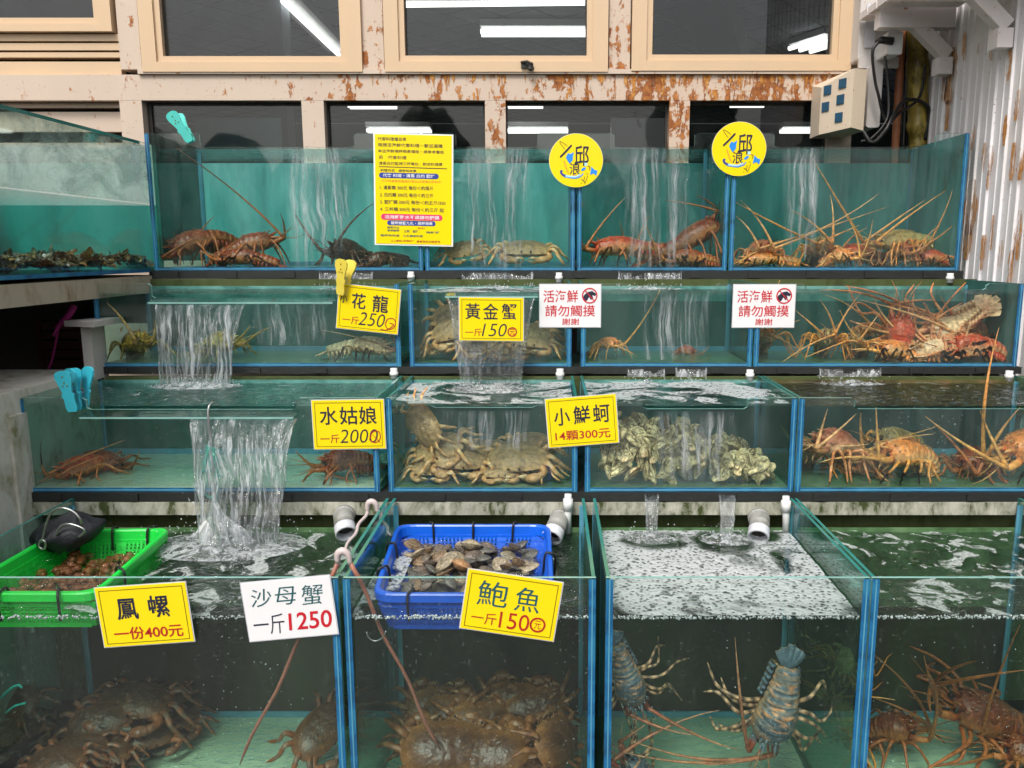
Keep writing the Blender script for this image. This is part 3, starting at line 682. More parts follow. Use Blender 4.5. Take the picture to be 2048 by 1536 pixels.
# small white PVC stubs on the shelves
for (px, py, t, label) in ((1118, 555, 1, 'small white pipe stub under the top row near the first no-touching notice'), (1900, 556, 1, 'small white pipe stub at the ribbed-wall end of the top row'), (1500, 750, 2, 'white pipe stub at the back of the oyster tank'), (1120, 748, 2, 'white pipe stub at the back of the third row crab tank'), (788, 747, 2, 'white pipe stub between the long waterfall tank and the crab tank'), (2018, 752, 2, 'white pipe stub above the third row lobster tank by the wall'), (822, 553, 1, 'small white pipe stub under the yellow notice')):
    c = at(px, py, YT[t] - .03); m = MB(); m.tube([c + Vector((0, 0, .02)), c + Vector((0, 0, -.02))], .013, 12); m.tube([c + Vector((0, 0, .006)), c + Vector((0, 0, -.008))], .016, 12)
    tag(m.build('pipe_stub', M['pvc']), label, 'pipe', 'white pipe stubs at the tank backs')

# walls behind the bottom row
YS = YT[4] + DEP[4] + .012
m = MB(); zt_, zm_ = ZF[3] - .031, Z_(1100, 1030, YS)
m.box(xp(3, -200), 2.6, YS, YS + .05, zm_, zt_); tag(m.build('splash_board', M['moss_wall']), 'white board streaked with green algae under the third row of tanks', 'board')
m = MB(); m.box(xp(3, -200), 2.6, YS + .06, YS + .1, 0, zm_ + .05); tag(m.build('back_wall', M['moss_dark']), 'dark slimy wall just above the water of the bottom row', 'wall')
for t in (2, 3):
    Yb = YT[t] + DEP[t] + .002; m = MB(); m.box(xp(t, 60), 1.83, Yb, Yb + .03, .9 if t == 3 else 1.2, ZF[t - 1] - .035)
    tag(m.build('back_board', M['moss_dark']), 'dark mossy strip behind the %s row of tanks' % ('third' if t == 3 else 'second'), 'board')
# white stub pipes standing at the back of the bottom row
for (px, py0, py1, label) in ((1136, 1000, 1060, 'upright white pipe behind the blue basket'), (1572, 1004, 1062, 'upright white pipe at the back of the foam-covered tank')):
    e = empty('upright_pipe', at(px, py1, 2.40), label, 'pipe'); a_, b_ = at(px, py0 - 12, 2.40), at(px, py1 + 6, 2.40)
    m = MB(); m.tube([a_, b_], .011, 12); part(m, 'tube', M['pvc'], e)
    m = MB(); m.tube([a_.lerp(b_, .12), a_.lerp(b_, .4)], .0155, 12); part(m, 'coupling', M['pvc'], e)
# overflow elbows
def elbow(px, py, dx, label, r=.031):
    c = at(px, py, 2.36); e = empty('overflow_pipe', c, label, 'pipe', 'overflow pipes at the back of the bottom row')
    pts = [c + Vector((-dx * .035, .09, .012)), c + Vector((-dx * .03, .05, .012)), c + Vector((-dx * .014, .01, .006)), c + Vector((dx * .012, -.03, -.016))]
    pts = smooth_path(pts, 12); n = len(pts)
    m = MB(); m.tube(pts[:-3], r, 20); m.tube(pts[3:5], r * 1.08, 20); part(m, 'tube', M['pvc_dirty'], e)
    # open mouth: outer and inner sleeve
    m = MB(); d = (pts[-1] - pts[-2]).normalized(); a = d.cross(Vector((0, 0, 1))).normalized(); b = a.cross(d)
    prof = [(0, r * 1.06), (.03, r * 1.06), (.031, r * .88), (.0, r * .86)]
    def fn(u, v):
        k = min(int(v * 3.001), 2); t = v * 3 - k; q = (prof[k][0] + (prof[k + 1][0] - prof[k][0]) * t, prof[k][1] + (prof[k + 1][1] - prof[k][1]) * t)
        g_ = 2 * math.pi * u; return pts[-3] + d * q[0] + (a * math.cos(g_) + b * math.sin(g_)) * q[1]
    m.grid(24, 7, fn, wrap=True); part(m, 'mouth', M['lam'], e)
    m = MB(); g0 = pts[-3] + d * .004
    m.add([g0 + (a * math.cos(2 * math.pi * k / 20) + b * math.sin(2 * math.pi * k / 20)) * r * .87 for k in range(20)], [tuple(range(20))]); part(m, 'bore', M['dark_trim'], e)
elbow(692, 1050, .6, 'grey overflow pipe mouth between the first two bottom tanks')
elbow(1108, 1058, -.6, 'grey overflow pipe mouth half hidden behind the blue basket')
elbow(1516, 1056, -.5, 'grey overflow pipe mouth in the foam-covered tank')

# left alcove: slab, low wall, clutter
m = MB(); a_ = at_x(95, 572, XL); m.box(XL - 1.2, XL - .002, 1.5, 3.42, at_x(95, 608, XL).z, ZF[1] - .02); tag(m.build('counter_slab', M['concrete']), 'stained grey slab with a mossy orange edge under the fogged tank', 'slab')
m = MB(); zlw = at_x(60, 775, XL).z; m.box(XL - .5, XL - .004, 1.3, 2.88, 0, zlw); tag(m.build('low_wall', M['stain_wall']), 'low whitish plaster wall stained with algae beside the third row', 'wall')
m = MB(); m.box(XL - 1.3, XL - 1.25, 1.0, 3.45, 0, 1.34); m.box(XL - 1.25, XL - .3, 3.4, 3.45, 0, 1.34); tag(m.build('alcove_wall', M['dark_trim']), 'near-black wall at the back of the recess under the slab', 'wall')
for (px0, py0, px1, py1, Yq, col, lab) in ((75, 640, 170, 735, 3.15, (.06, .012, .012), 'dark maroon crate deep in the recess under the slab'),):
    m = MB(); a_, b_, c_, d_ = px_rect(px0, py0, px1, py1, Yq)
    for k in range(5): z = c_ + (d_ - c_) * k / 5; m.box(a_, b_, Yq + .006 * (k % 2), Yq + .12, z, z + (d_ - c_) * .16)
    m.box(a_, a_ + .02, Yq - .006, Yq - .001, c_, d_); m.box(b_ - .02, b_, Yq - .006, Yq - .001, c_, d_)
    tag(m.build('crate', plain('maroon_slats', col, .6)), lab, 'crate')
m = MB(); m.tube(smooth_path([at(148, 612, 2.9), at(138, 630, 2.88), at(118, 652, 2.88), at(106, 672, 2.86)], 12), [.012] * 6 + [.009] * 3 + [.005] * 3, 8); m.tube(smooth_path([at(118, 652, 2.88), at(104, 720, 2.9), at(96, 738, 2.9)], 8), .004, 6)
tag(m.build('rag', plain('magenta_rag', (.25, .01, .12), .7)), 'twisted magenta rag hanging in the dark recess', 'rag')
st = empty('stand', at(180, 690, 2.86), 'grey-white metal stand with a small top beside the second row tank', 'stand')
m = MB(); a_ = at(128, 646, 2.84); b_ = at(200, 650, 2.84); m.prism([(a_.x, 2.84), (b_.x, 2.80), (b_.x, 3.0), (a_.x + .06, 3.0)], (0, 0, a_.z - .012), (1, 0, 0), (0, 1, 0), (0, 0, .02)); part(m, 'top', M['grey_box'], st)
m = MB(); a_, b_, c_, d_ = px_rect(166, 655, 186, 760, 2.86); m.box(a_, b_, 2.86, 2.95, c_, d_); part(m, 'leg', M['grey_box'], st)
m = MB(); m.box(X_(60, 1000, 2.40) - .4, X_(48, 1000, 2.40), 2.38, 2.46, .3, 1.0); tag(m.build('side_panel', M['stain_wall']), 'whitish panel stained by drips at the end of the third row', 'panel')
# ================================================================== WATER
M['w1'] = water_mat('water_top_row', (.50, .95, .93), 1.0, .015, 26, .3)
M['w2'] = water_mat('water_second_row', (.50, .93, .88), 1.0, .012, 26, .6)
M['w4'] = water_mat('water_bottom_row', (.60, .93, .78), .7, .008, 22, .8)
WAVE = {1: .0015, 2: .003, 3: .004, 4: .006}
def water(key, mat, zt=None):
    t = int(key[0]); x0, x1, y0, y1, z0, z1 = TANKS[key]; zt = zt or ZWAT[t]
    x0 += .002; x1 -= .002; y0 += .002; y1 -= .002; z0 += .002
    nu, nv = int((x1 - x0) / .012), int((y1 - y0) / .012); m = MB(); amp = WAVE[t]
    def top(u, v):
        x, y = x0 + (x1 - x0) * u, y0 + (y1 - y0) * v
        e = min(1, 8 * min(u, 1 - u), 8 * min(v, 1 - v))
        return (x, y, zt + e * amp * (noise.noise(Vector((x * 11, y * 17, t * 7))) + .6 * noise.noise(Vector((x * 27, y * 37, t * 3)))))
    m.grid(nu, nv, top)
    n0 = 0; idx = lambda i, j: j * nu + i
    ring = [idx(i, 0) for i in range(nu)] + [idx(nu - 1, j) for j in range(1, nv)] + [idx(i, nv - 1) for i in range(nu - 2, -1, -1)] + [idx(0, j) for j in range(nv - 2, 0, -1)]
    b0 = len(m.v)
    for k in ring: m.v.append((m.v[k][0], m.v[k][1], z0)); m.c.append((1, 1, 1, 1))
    L = len(ring)
    for k in range(L):
        m.f.append((ring[k], b0 + k, b0 + (k + 1) % L, ring[(k + 1) % L])); m.m.append(0); m.s.append(False)
    m.f.append(tuple(b0 + k for k in range(L - 1, -1, -1))); m.m.append(0); m.s.append(False)
    tag(m.build('water', mat), kind='structure')
for k in TANKS:
    water(k, M['w1'] if k[0] == '1' else M['w4'] if k[0] == '4' else M['w2'])
m = MB(); m.box(LX0 + TW + .003, LX1 - TW - .004, LY0 + TW + .003, LY1 - TW - .003, LZ0 + .012, ZWL); tag(m.build('water', M['w1']), kind='structure')

# ---- foam rafts
def foam(key, mat, u0=0, u1=1, v0=0, v1=1, dz=.007, amp=.003, clear=()):
    t = int(key[0]); x0, x1, y0, y1, z0, z1 = TANKS[key]; zt = ZWAT[t] + dz
    xa, xb, ya, yb = x0 + (x1 - x0) * u0 + .004, x0 + (x1 - x0) * u1 - .004, y0 + (y1 - y0) * v0 + .004, y0 + (y1 - y0) * v1 - .004
    m = MB(); m.grid(60, 40, lambda u, v: (xa + (xb - xa) * u, ya + (yb - ya) * v, zt + amp * noise.noise(Vector((u * 14, v * 9, t)))))
    for i, p in enumerate(m.v):
        f = 1
        for (cx, cy, rx, ry) in clear:
            q = math.hypot((p[0] - cx) / rx, (p[1] - cy) / ry) + .25 * noise.noise(Vector((p[0] * 20, p[1] * 20, 0))); f = min(f, max(0, min(1, (q - .8) * 3)))
        m.c[i] = (f, f, f, 1)
    tag(m.build('foam', mat), kind='stuff')
M['foam_raft'] = foam_mat('foam_raft', .34, .44, 5, 78, .85, .95, (.50, .53, .54))
M['foam_half'] = foam_mat('foam_half', .47, .53, 6, 75, .7, .85, (.50, .54, .55))
M['foam_patch'] = foam_mat('foam_patch', .56, .62, 8, 90, .5, .8, (.48, .52, .51), 1.5)
M['foam_streak'] = foam_mat('foam_streak', .56, .70, 14, 130, .5, .45, (.50, .55, .56), 3)
def cl(px, py, z, rx, ry): p = at_z(px, py, z); return (p.x, p.y, rx, ry)
foam('4c', M['foam_raft'], clear=(cl(1310, 1085, ZWAT[4], .10, .08), cl(1450, 1085, ZWAT[4], .11, .09), cl(1520, 1075, ZWAT[4], .07, .06))); foam('3b', M['foam_half'], amp=.002, clear=(cl(985, 782, ZWAT[3], .17, .10),)); foam('3c', M['foam_half'], amp=.002); foam('4d', M['foam_patch'])
foam('3d', M['foam_streak']); foam('3a', M['foam_streak']); foam('2a', M['foam_streak']); foam('2b', M['foam_half']); foam('2c', M['foam_streak']); foam('2d', M['foam_streak']); foam('4a', M['foam_patch'], .30, .98, 0, 1); foam('4b', M['foam_half'], 0, .16)
# bubble line where the water meets the front glass
M['bubbles'] = plain('bubble_skin', (.45, .49, .50), .08, 0, .3, 90, .3)
def bubble_line(key, n, s=1.0):
    t = int(key[0]); x0, x1, y0, y1, z0, z1 = TANKS[key]; m = MB()
    for i in range(n):
        r = rnd.choice((.0012, .0015, .002, .0025, .0032)) * s
        m.ell((rnd.uniform(x0 + .005, x1 - .005), y0 + .006 + rnd.uniform(0, .004), ZWAT[t] + rnd.uniform(-.004, .005)), (r, r, r), 7, 5)
    tag(m.build('foam', M['bubbles']), kind='stuff')
for k in ('4a', '4b', '4c', '4d'): bubble_line(k, 420)
# rising and drifting specks
def specks(key, n, col, umin=0, umax=1):
    t = int(key[0]); x0, x1, y0, y1, z0, z1 = TANKS[key]; m = MB()
    for i in range(n):
        r = rnd.uniform(.0008, .0019); m.ell((x0 + (x1 - x0) * rnd.uniform(umin, umax), rnd.uniform(y0 + .01, y0 + .2), rnd.uniform(z0 + .01, ZWAT[t] - .01)), (r, r, r), 5, 4)
    tag(m.build('bubbles', M['bubbles']), kind='stuff')
for k, n, a, b in (('4a', 90, .6, .85), ('4b', 90, .8, 1), ('4b', 40, 0, 1), ('4c', 90, 0, 1), ('4d', 80, 0, 1), ('3a', 160, .3, .9), ('3d', 120, .3, .6), ('2a', 160, .1, .8), ('2d', 90, .3, .7), ('3b', 50, 0, 1), ('1a', 60, 0, 1)): specks(k, n, 0, a, b)

# ---- waterfalls
M['fall'] = fall_mat('waterfall', .88, (75, 60, 4.5), .47, .66)
M['fall_clear'] = fall_mat('waterfall_clear', .38, (60, 60, 4.5), .50, .70)
M['film'] = fall_mat('glass_film', .85, (60, 60, 2.6), .5, .66)
M['fall_fog'] = fall_mat('splash', .8, (40, 40, 12), .40, .60)
def lip(t, pa, pb, py, label, out=.05, droop=.012):
    x0, x1 = xp(t, pa, py), xp(t, pb, py); z = Z_(1100, py, YT[t]); Y = YT[t]
    m = MB(); m.add([(x0, Y + .004, z), (x1, Y + .004, z), (x1, Y - out, z - droop), (x0, Y - out, z - droop), (x0, Y + .004, z - .006), (x1, Y + .004, z - .006), (x1, Y - out, z - droop - .006), (x0, Y - out, z - droop - .006)],
          [(0, 1, 2, 3), (7, 6, 5, 4), (0, 4, 5, 1), (1, 5, 6, 2), (2, 6, 7, 3), (3, 7, 4, 0)])
    m2 = m; m2.m[4] = 1
    return tag(m.build('spout_lip', [M['glass_side'], M['rim']]), label, 'spout')
def fall(top_l, top_r, bot_l, bot_r, mat, ruf=.006, kick=.03, nu=70, nv=40, seed=0, soft=False):
    """sheet between two edges; drops in a parabola, ripples in folds"""
    tl, tr, bl, br = map(Vector, (top_l, top_r, bot_l, bot_r)); m = MB()
    def fn(u, v):
        a, b = tl.lerp(tr, u), bl.lerp(br, u)
        p = a.lerp(b, v); p.y = a.y + (b.y - a.y) * math.sqrt(v) ; p.x = a.x + (b.x - a.x) * v ** .7
        k = min(1, v * 3) * ruf
        p.y += k * (noise.noise(Vector((u * 16, v * 1.6, seed))) + .6 * noise.noise(Vector((u * 42, v * 2.5, seed + 4))))
        p.x += k * .5 * noise.noise(Vector((u * 20, v * 3, seed + 9)))
        return p
    cf = (lambda u, v: (min(1, 5 * min(u, 1 - u)) * (.55 + .9 * noise.noise(Vector((u * 9, v * 1.2, seed)))) * min(1, .25 + 8 * v) * min(1, 3 * (1 - v) + .25 + noise.noise(Vector((u * 12, 0, seed))))+ 0,) * 3) if soft else (lambda u, v: (min(1, .12 + 3.5 * v + 1.2 * max(0, noise.noise(Vector((u * 14, 0, seed))))),) * 3)
    m.grid(nu, nv, fn, 0, cf)
    # a second skin behind gives the sheet its thickness
    n = len(m.v); 
    def fb(u, v):
        p = fn(u, v); p.y += .004 + .004 * (noise.noise(Vector((u * 30, v * 2, seed + 2))) + .5); return p
    m.grid(nu, nv, fb, 0, cf)
    # thicker beads along both edges, and strands
    for u in (() if soft else (0, 1)):
        pts = [fn(u, v / 24) for v in range(25)]; m.tube(pts, [.0035 + .0015 * noise.noise(Vector((v * .6, u, seed))) for v in range(25)], 7, 0)
    return tag(m.build('waterfall', mat), kind='structure')
def splash(c, rx, ry, n, seed, h=.03, mat='fall_fog'):
    """torn-up water where a fall lands"""
    rr = random.Random(seed); m = MB(); c = Vector(c)
    def fn(u, v):
        a = 2 * math.pi * u; r = v
        z = h * (1 - r) ** 1.2 * (.5 + .8 * abs(noise.noise(Vector((math.cos(a) * 3 * r + seed, math.sin(a) * 3 * r, 1))))) + .006 * math.sin(r * 26) * (1 - r)
        return c + Vector((math.cos(a) * rx * r, math.sin(a) * ry * r, z))
    m.grid(40, 14, fn, wrap=True)
    tag(m.build('splash_foam', M[mat]), kind='stuff')
    m = MB()
    for i in range(n):
        a = rr.uniform(0, 6.28); r = rr.uniform(.1, 1.1); s = rr.uniform(.0008, .0022)
        m.ell(c + Vector((math.cos(a) * rx * r, math.sin(a) * ry * r, abs(rr.gauss(0, h * .8)) + .004)), (s, s, s * 1.4), 6, 5)
    tag(m.build('droplets', M['bubbles']), kind='stuff')
lip(2, 308, 672, 596, 'long clear spout lip on the second row tank under the yellow peg')
lip(2, 893, 1076, 584, 'clear spout lip above the golden crab price card')
lip(3, 176, 596, 820, 'long clear spout lip under the two light blue pegs')
ya = YT[2] - .052
zl = Z_(1100, 600, YT[2]) - .014
def fp(px, py, Y, z): p = at(px, py, Y); return Vector((p.x, Y, z))
zw3 = ZWAT[3]
yb = at_z(395, 766, zw3).y
fall(fp(312, 600, ya, zl), fp(488, 600, ya, zl), at_z(322, 770, zw3), at_z(456, 770, zw3), M['fall'], .012, seed=1)
splash(at_z(390, 772, zw3), .17, .07, 160, 1, .02)
zl2 = Z_(1100, 588, YT[2]) - .013
fall(fp(896, 588, ya, zl2), fp(1068, 588, ya, zl2), at_z(922, 772, zw3), at_z(1042, 772, zw3), M['fall_clear'], .010, seed=2)
splash(at_z(982, 778, zw3), .16, .09, 150, 2, .016)
yc = YT[3] - .052; zl3 = Z_(1100, 823, YT[3]) - .013; zw4 = ZWAT[4]
fall(fp(382, 823, yc, zl3), fp(592, 823, yc, zl3), at_z(400, 1082, zw4), at_z(554, 1090, zw4), M['fall'], .014, nv=60, seed=3)
splash(at_z(455, 1090, zw4), .24, .13, 260, 3, .045)
splash(at_z(430, 1072, zw4), .08, .06, 120, 4, .12)
# thin runs falling off the oyster tank
for i, (xa, xb, yy) in enumerate(((1290, 1316, 1075), (1438, 1468, 1078))):
    fall(fp(xa, 988, YT[3] - .008, ZF[3] - .005), fp(xb, 988, YT[3] - .008, ZF[3] - .005), at_z(xa + 4, yy, zw4), at_z(xb - 4, yy, zw4), M['fall_clear'], .005, nu=20, seed=5 + i)
    splash(at_z((xa + xb) / 2, yy, zw4), .085, .06, 60, 8 + i, .02)
for i, (xa, xb, py0, py1, t) in enumerate(((1238, 1362, 548, 563, 1), (1256, 1328, 742, 766, 2), (1352, 1412, 742, 766, 2), (925, 1065, 548, 560, 1), (640, 745, 548, 562, 1), (1640, 1760, 744, 762, 2))):
    zz = ZWAT[t + 1]; y_ = YT[t] - .008
    fall(fp(xa, py0, y_, ZF[t] - .004), fp(xb, py0, y_, ZF[t] - .004), fp(xa, py1, y_ - .02, zz), fp(xb, py1, y_ - .02, zz), M['fall'], .006, nu=40, nv=10, seed=20 + i)
    splash(fp((xa + xb) / 2, py1, y_ - .03, zz), abs(X_(xb, 600, y_) - X_(xa, 600, y_)) * .6, .05, 70, 30 + i, .014)
# films running down the front glass
def film(t, xa, xb, py0, py1, seed, mat='film'):
    fall(fp(xa, py0, YT[t] - .006, Z_(1100, py0, YT[t])), fp(xb, py0, YT[t] - .006, Z_(1100, py0, YT[t])), fp(xa + 6, py1, YT[t] - .006, Z_(1100, py1, YT[t])), fp(xb - 6, py1, YT[t] - .006, Z_(1100, py1, YT[t])), M[mat], .0025, nu=60, nv=40, seed=seed, soft=True)
film(1, 565, 708, 296, 538, 41); film(1, 916, 1072, 296, 538, 42); film(1, 1240, 1384, 296, 538, 43); film(1, 1560, 1640, 296, 520, 44)
film(2, 500, 665, 602, 690, 45); film(3, 878, 1065, 820, 900, 46); film(3, 1296, 1484, 822, 960, 47); film(2, 1262, 1426, 584, 720, 48)
# ================================================================== CREATURES
def V(*a): return Vector(a)
def frame(t, up):
    t = t.normalized(); s = t.cross(up)
    if s.length < 1e-4: s = t.cross(Vector((1, 0, 0)))
    s.normalize(); return t, s, s.cross(t)
PAL = {
 'dark':   dict(a=(.17, .026, .012), b=(.40, .08, .025), belly=(.5, .26, .12), leg=(.38, .12, .035), ant=(.42, .14, .04)),
 'black':  dict(a=(.05, .025, .02), b=(.13, .05, .035), belly=(.25, .14, .09), leg=(.14, .06, .04), ant=(.16, .07, .05)),
 'red':    dict(a=(.52, .05, .025), b=(.72, .13, .055), belly=(.8, .5, .3), leg=(.66, .22, .06), ant=(.6, .22, .07)),
 'orange': dict(a=(.78, .24, .05), b=(.92, .42, .14), belly=(.9, .66, .4), leg=(.82, .38, .07), ant=(.8, .42, .12)),
 'pink':   dict(a=(.66, .17, .12), b=(.80, .36, .24), belly=(.85, .68, .5), leg=(.72, .28, .12), ant=(.78, .42, .2)),
 'pale':   dict(a=(.55, .50, .36), b=(.72, .66, .50), belly=(.8, .75, .6), leg=(.5, .4, .22), ant=(.35, .22, .12)),
 'olive':  dict(a=(.42, .30, .12), b=(.62, .48, .22), belly=(.7, .6, .35), leg=(.88, .34, .05), ant=(.82, .36, .10)),
 'gold':   dict(a=(.14, .12, .03), b=(.75, .55, .06), belly=(.6, .5, .12), leg=(.35, .3, .05), ant=(.6, .38, .12)),
 'slate':  dict(a=(.05, .11, .18), b=(.12, .24, .36), belly=(.5, .45, .3), leg=(.05, .05, .05), ant=(.34, .10, .06)),
 'deep':   dict(a=(.12, .03, .014), b=(.26, .075, .028), belly=(.4, .2, .08), leg=(.34, .11, .035), ant=(.40, .16, .05)),
 'brown':  dict(a=(.30, .06, .022), b=(.52, .15, .05), belly=(.6, .35, .15), leg=(.5, .2, .06), ant=(.5, .22, .08)),
}
def tank_of(p):
    for k, (x0, x1, y0, y1, z0, z1) in TANKS.items():
        if x0 - .02 < p.x < x1 + .02 and y0 - .02 < p.y < y1 + .02 and z0 - .1 < p.z < z1 + .05: return TANKS[k]
LOB_GROUP = 'spiny lobsters in the tanks'
def lobster(label, head, tail, pal, ants=(), r=.034, up=(0, 0, 1), arch=.03, floor=None, bands=False, seed=0, legL=.17, curl=0.0, legs=True):
    """spiny lobster: head/tail points in the scene, feelers to given points"""
    rr = random.Random(seed * 13 + 5); P = PAL[pal]; head, tail = Vector(head), Vector(tail); up = Vector(up).normalized()
    L = (head - tail).length; t0, s0, u0 = frame(head - tail, up); m = MB()
    n = 54; mid = tail.lerp(head, .5) + u0 * arch
    def spine(q):        # q 0 tail .. 1 head
        p = tail * (1 - q) ** 2 + mid * 2 * q * (1 - q) + head * q * q
        if curl and q < .4: p = p - u0 * curl * ((.4 - q) / .4) ** 2 + t0 * curl * .6 * ((.4 - q) / .4) ** 3
        return p
    def colr(q, g, seg):
        top = max(0, math.sin(g)); f = rr.random()
        c = mix3(P['a'], P['b'], f * .55 + (.5 if seg > .8 else 0) * .7); c = mix3(P['belly'], c, min(1, .25 + top * 1.6) if math.sin(g) > -.3 else .12)
        c = mix3(c, P['belly'], .55 * max(0, noise.noise(Vector((q * 30, math.cos(g) * 4, math.sin(g) * 4 + seed))))) if q > .5 else c
        if q < .5 and (seg < .16 or seg > .93): c = mix3(c, P['belly'], .5)
        if bands and seg > .55: c = mix3(c, (.50, .5, .45), .42)
        if bands and rr.random() < .10: c = (.70, .42, .22)
        if pal == 'gold' and rr.random() < .28: c = (.9, .68, .08)
        return c
    NS = 18; vs, cs, fs = [], [], []
    for i in range(n):
        q = i / (n - 1); p = spine(q); t = (spine(min(1, q + .02)) - spine(max(0, q - .02))); t, s, u = frame(t, up)
        seg = 0
        if q < .50:
            k = (q / .50) * 6; fr = k - int(k); seg = fr; w_ = .60 + .36 * (q / .5); w_ *= .9 + .14 * (fr ** .6) ; h_ = w_ * .82
        else:
            k = (q - .5) / .5; w_ = .97 + .16 * math.sin(k * math.pi * .85) - .52 * max(0, k - .55) ** 1.3 * 1.6; h_ = w_ * .95
            if abs(k - .02) < .03: w_ *= .9; h_ *= .88
            if abs(k - .55) < .025: w_ *= .95; h_ *= .93
        if q > .97: w_ *= .7; h_ *= .7
        if q == 0: w_ *= .55; h_ *= .5
        for j in range(NS):
            g = 2 * math.pi * j / NS; rad = 1 + .05 * noise.noise(Vector((q * 22 + seed, math.cos(g) * 2, math.sin(g) * 2)))
            if q > .5 and math.sin(g) > -.2: rad += .07 * max(0, noise.noise(Vector((q * 55, math.cos(g) * 6, math.sin(g) * 6 + seed))))
            zz = math.sin(g) * h_; zz = zz * .78 if zz < 0 else zz
            vs.append(p + s * math.cos(g) * w_ * r * rad + u * zz * r * rad); cs.append(colr(q, g, seg))
    for i in range(n - 1):
        for j in range(NS): j2 = (j + 1) % NS; fs.append((i * NS + j, i * NS + j2, (i + 1) * NS + j2, (i + 1) * NS + j))
    fs += [tuple(range(NS - 1, -1, -1)), tuple((n - 1) * NS + j for j in range(NS))]; m.add(vs, fs, 0, cs, True)
    # tail fan
    t, s, u = frame(spine(.03) - spine(0.0), up); b = spine(0)
    for k, a in enumerate((-40, -22, 0, 22, 40) if bands else (-58, -30, 0, 30, 58)):
        d = (-t * math.cos(R(a)) + s * math.sin(R(a)) - u * (.15 + .9 * min(1, curl * 12))).normalized(); a2 = d.cross(u).normalized(); ln = r * (1.5 if k == 2 else 1.35) * (.8 if bands else 1)
        def fan(x, y, d=d, a2=a2, ln=ln, u=u, b=b):
            wv = r * (.27 if bands else .36) * math.sin(min(1, .22 + y * .80) * math.pi * .78) ; return b + d * ln * y + a2 * (x - .5) * 2 * wv + u * (.12 * r * math.cos((x - .5) * 3) )
        m.grid(6, 6, fan, 0, lambda x, y: mix3(P['a'], P['b'], y * .9), flip=False)
        m.grid(6, 6, lambda x, y: fan(x, y) - u * .0022, 0, lambda x, y: mix3(P['a'], P['belly'], .5 + .5 * y), flip=True)
    # spines on the carapace, side plates on the abdomen
    for i in range(34):
        q = rr.uniform(.56, .98); g = R(rr.uniform(10, 170)); p = spine(q); t, s, u = frame(spine(min(1, q + .02)) - spine(q - .02), up)
        nrm = s * math.cos(g) + u * math.sin(g); c0 = p + nrm * r * .9; ln = r * rr.uniform(.16, .32)
        m.tube([c0, c0 + nrm * ln * .5 + t * ln * .4, c0 + nrm * ln * .7 + t * ln], [r * .075, r * .045, .0004], 5, 0, [P['b'], P['b'], mix3(P['belly'], (1, .9, .7), .3)])
    for i in range(6):
        q = .05 + i * .075; p = spine(q); t, s, u = frame(spine(q + .02) - spine(max(0, q - .02)), up); wv = .60 + .36 * q / .5
        for sg in (-1, 1):
            b_ = p + s * sg * r * wv * .95 - u * r * .25; m.tube([b_, b_ + s * sg * r * .12 - u * r * .35, b_ - u * r * .62 - t * r * .2], [r * .20, r * .15, .001], 6, 0, [P['a'], P['b'], P['belly']], flat=.6)
            m.tube([b_ - s * sg * r * .3 - u * r * .2, b_ - s * sg * r * .25 - u * r * .85], [r * .1, r * .16], 5, 0, P['belly'], flat=.35)
    # horns, eyes, antenna bases
    hp = spine(.98); t, s, u = frame(spine(1) - spine(.95), up)
    bases = []
    for sg in (-1, 1):
        a = hp + s * sg * r * .34 + u * r * .45
        m.tube([a, a + t * r * .35 + u * r * .25, a + t * r * .8 + u * r * .42], [r * .16, r * .11, .0006], 7, 0, [P['b'], P['b'], P['belly']])
        e_ = hp + s * sg * r * .42 + u * r * .22 + t * r * .25; m.tube([e_ - t * r * .2, e_], r * .09, 6, 0, P['a']); m.ell(e_ + t * r * .04, (r * .15,) * 3, 8, 6, 0, (.01, .008, .006))
        b1 = hp + s * sg * r * .42 - u * r * .12; b2 = b1 + t * r * .75 + s * sg * r * .22 + u * r * .1; b3 = b2 + t * r * .5 + u * r * .2 + s * sg * r * .08
        m.tube([b1 - t * r * .1, b1 + t * r * .35 + s * sg * r * .1, b2, b3], [r * .27, r * .26, r * .22, r * .17], 9, 0, [P['a'], P['b'], P['ant'], P['ant']])
        for k in range(4): c0 = b1.lerp(b3, .2 + k * .2); m.tube([c0, c0 + s * sg * r * .34 + t * r * .16], [r * .07, .0005], 5, 0, P['ant'])
        bases.append(b3)
        c0 = hp + s * sg * r * .14 + u * r * .02; c1 = c0 + t * r * 1.0 + u * r * .35 + s * sg * r * .1
        m.tube(bez(c0, c0 + t * r * .6, c1, 5), [r * .07] * 4 + [r * .05], 5, 0, P['ant'])
        for k in (-1, 1): m.tube(bez(c1, c1 + t * r * .7 + u * r * .5 * k, c1 + t * r * (1.5 + rr.random()) + s * sg * r * (.5 + .5 * k) + u * r * (.5 + .6 * k), 6), [r * .04] * 3 + [r * .03, r * .02, .0004], 4, 0, mix3(P['ant'], P['belly'], .4))
        # mouth feet
        m.tube(bez(hp + s * sg * r * .25 - u * r * .45, hp + s * sg * r * .4 - u * r * .7 + t * r * .5, hp + s * sg * r * .12 - u * r * .95 + t * r * .55, 5), [r * .1, r * .1, r * .08, r * .05, .001], 5, 0, mix3(P['leg'], P['belly'], .5))
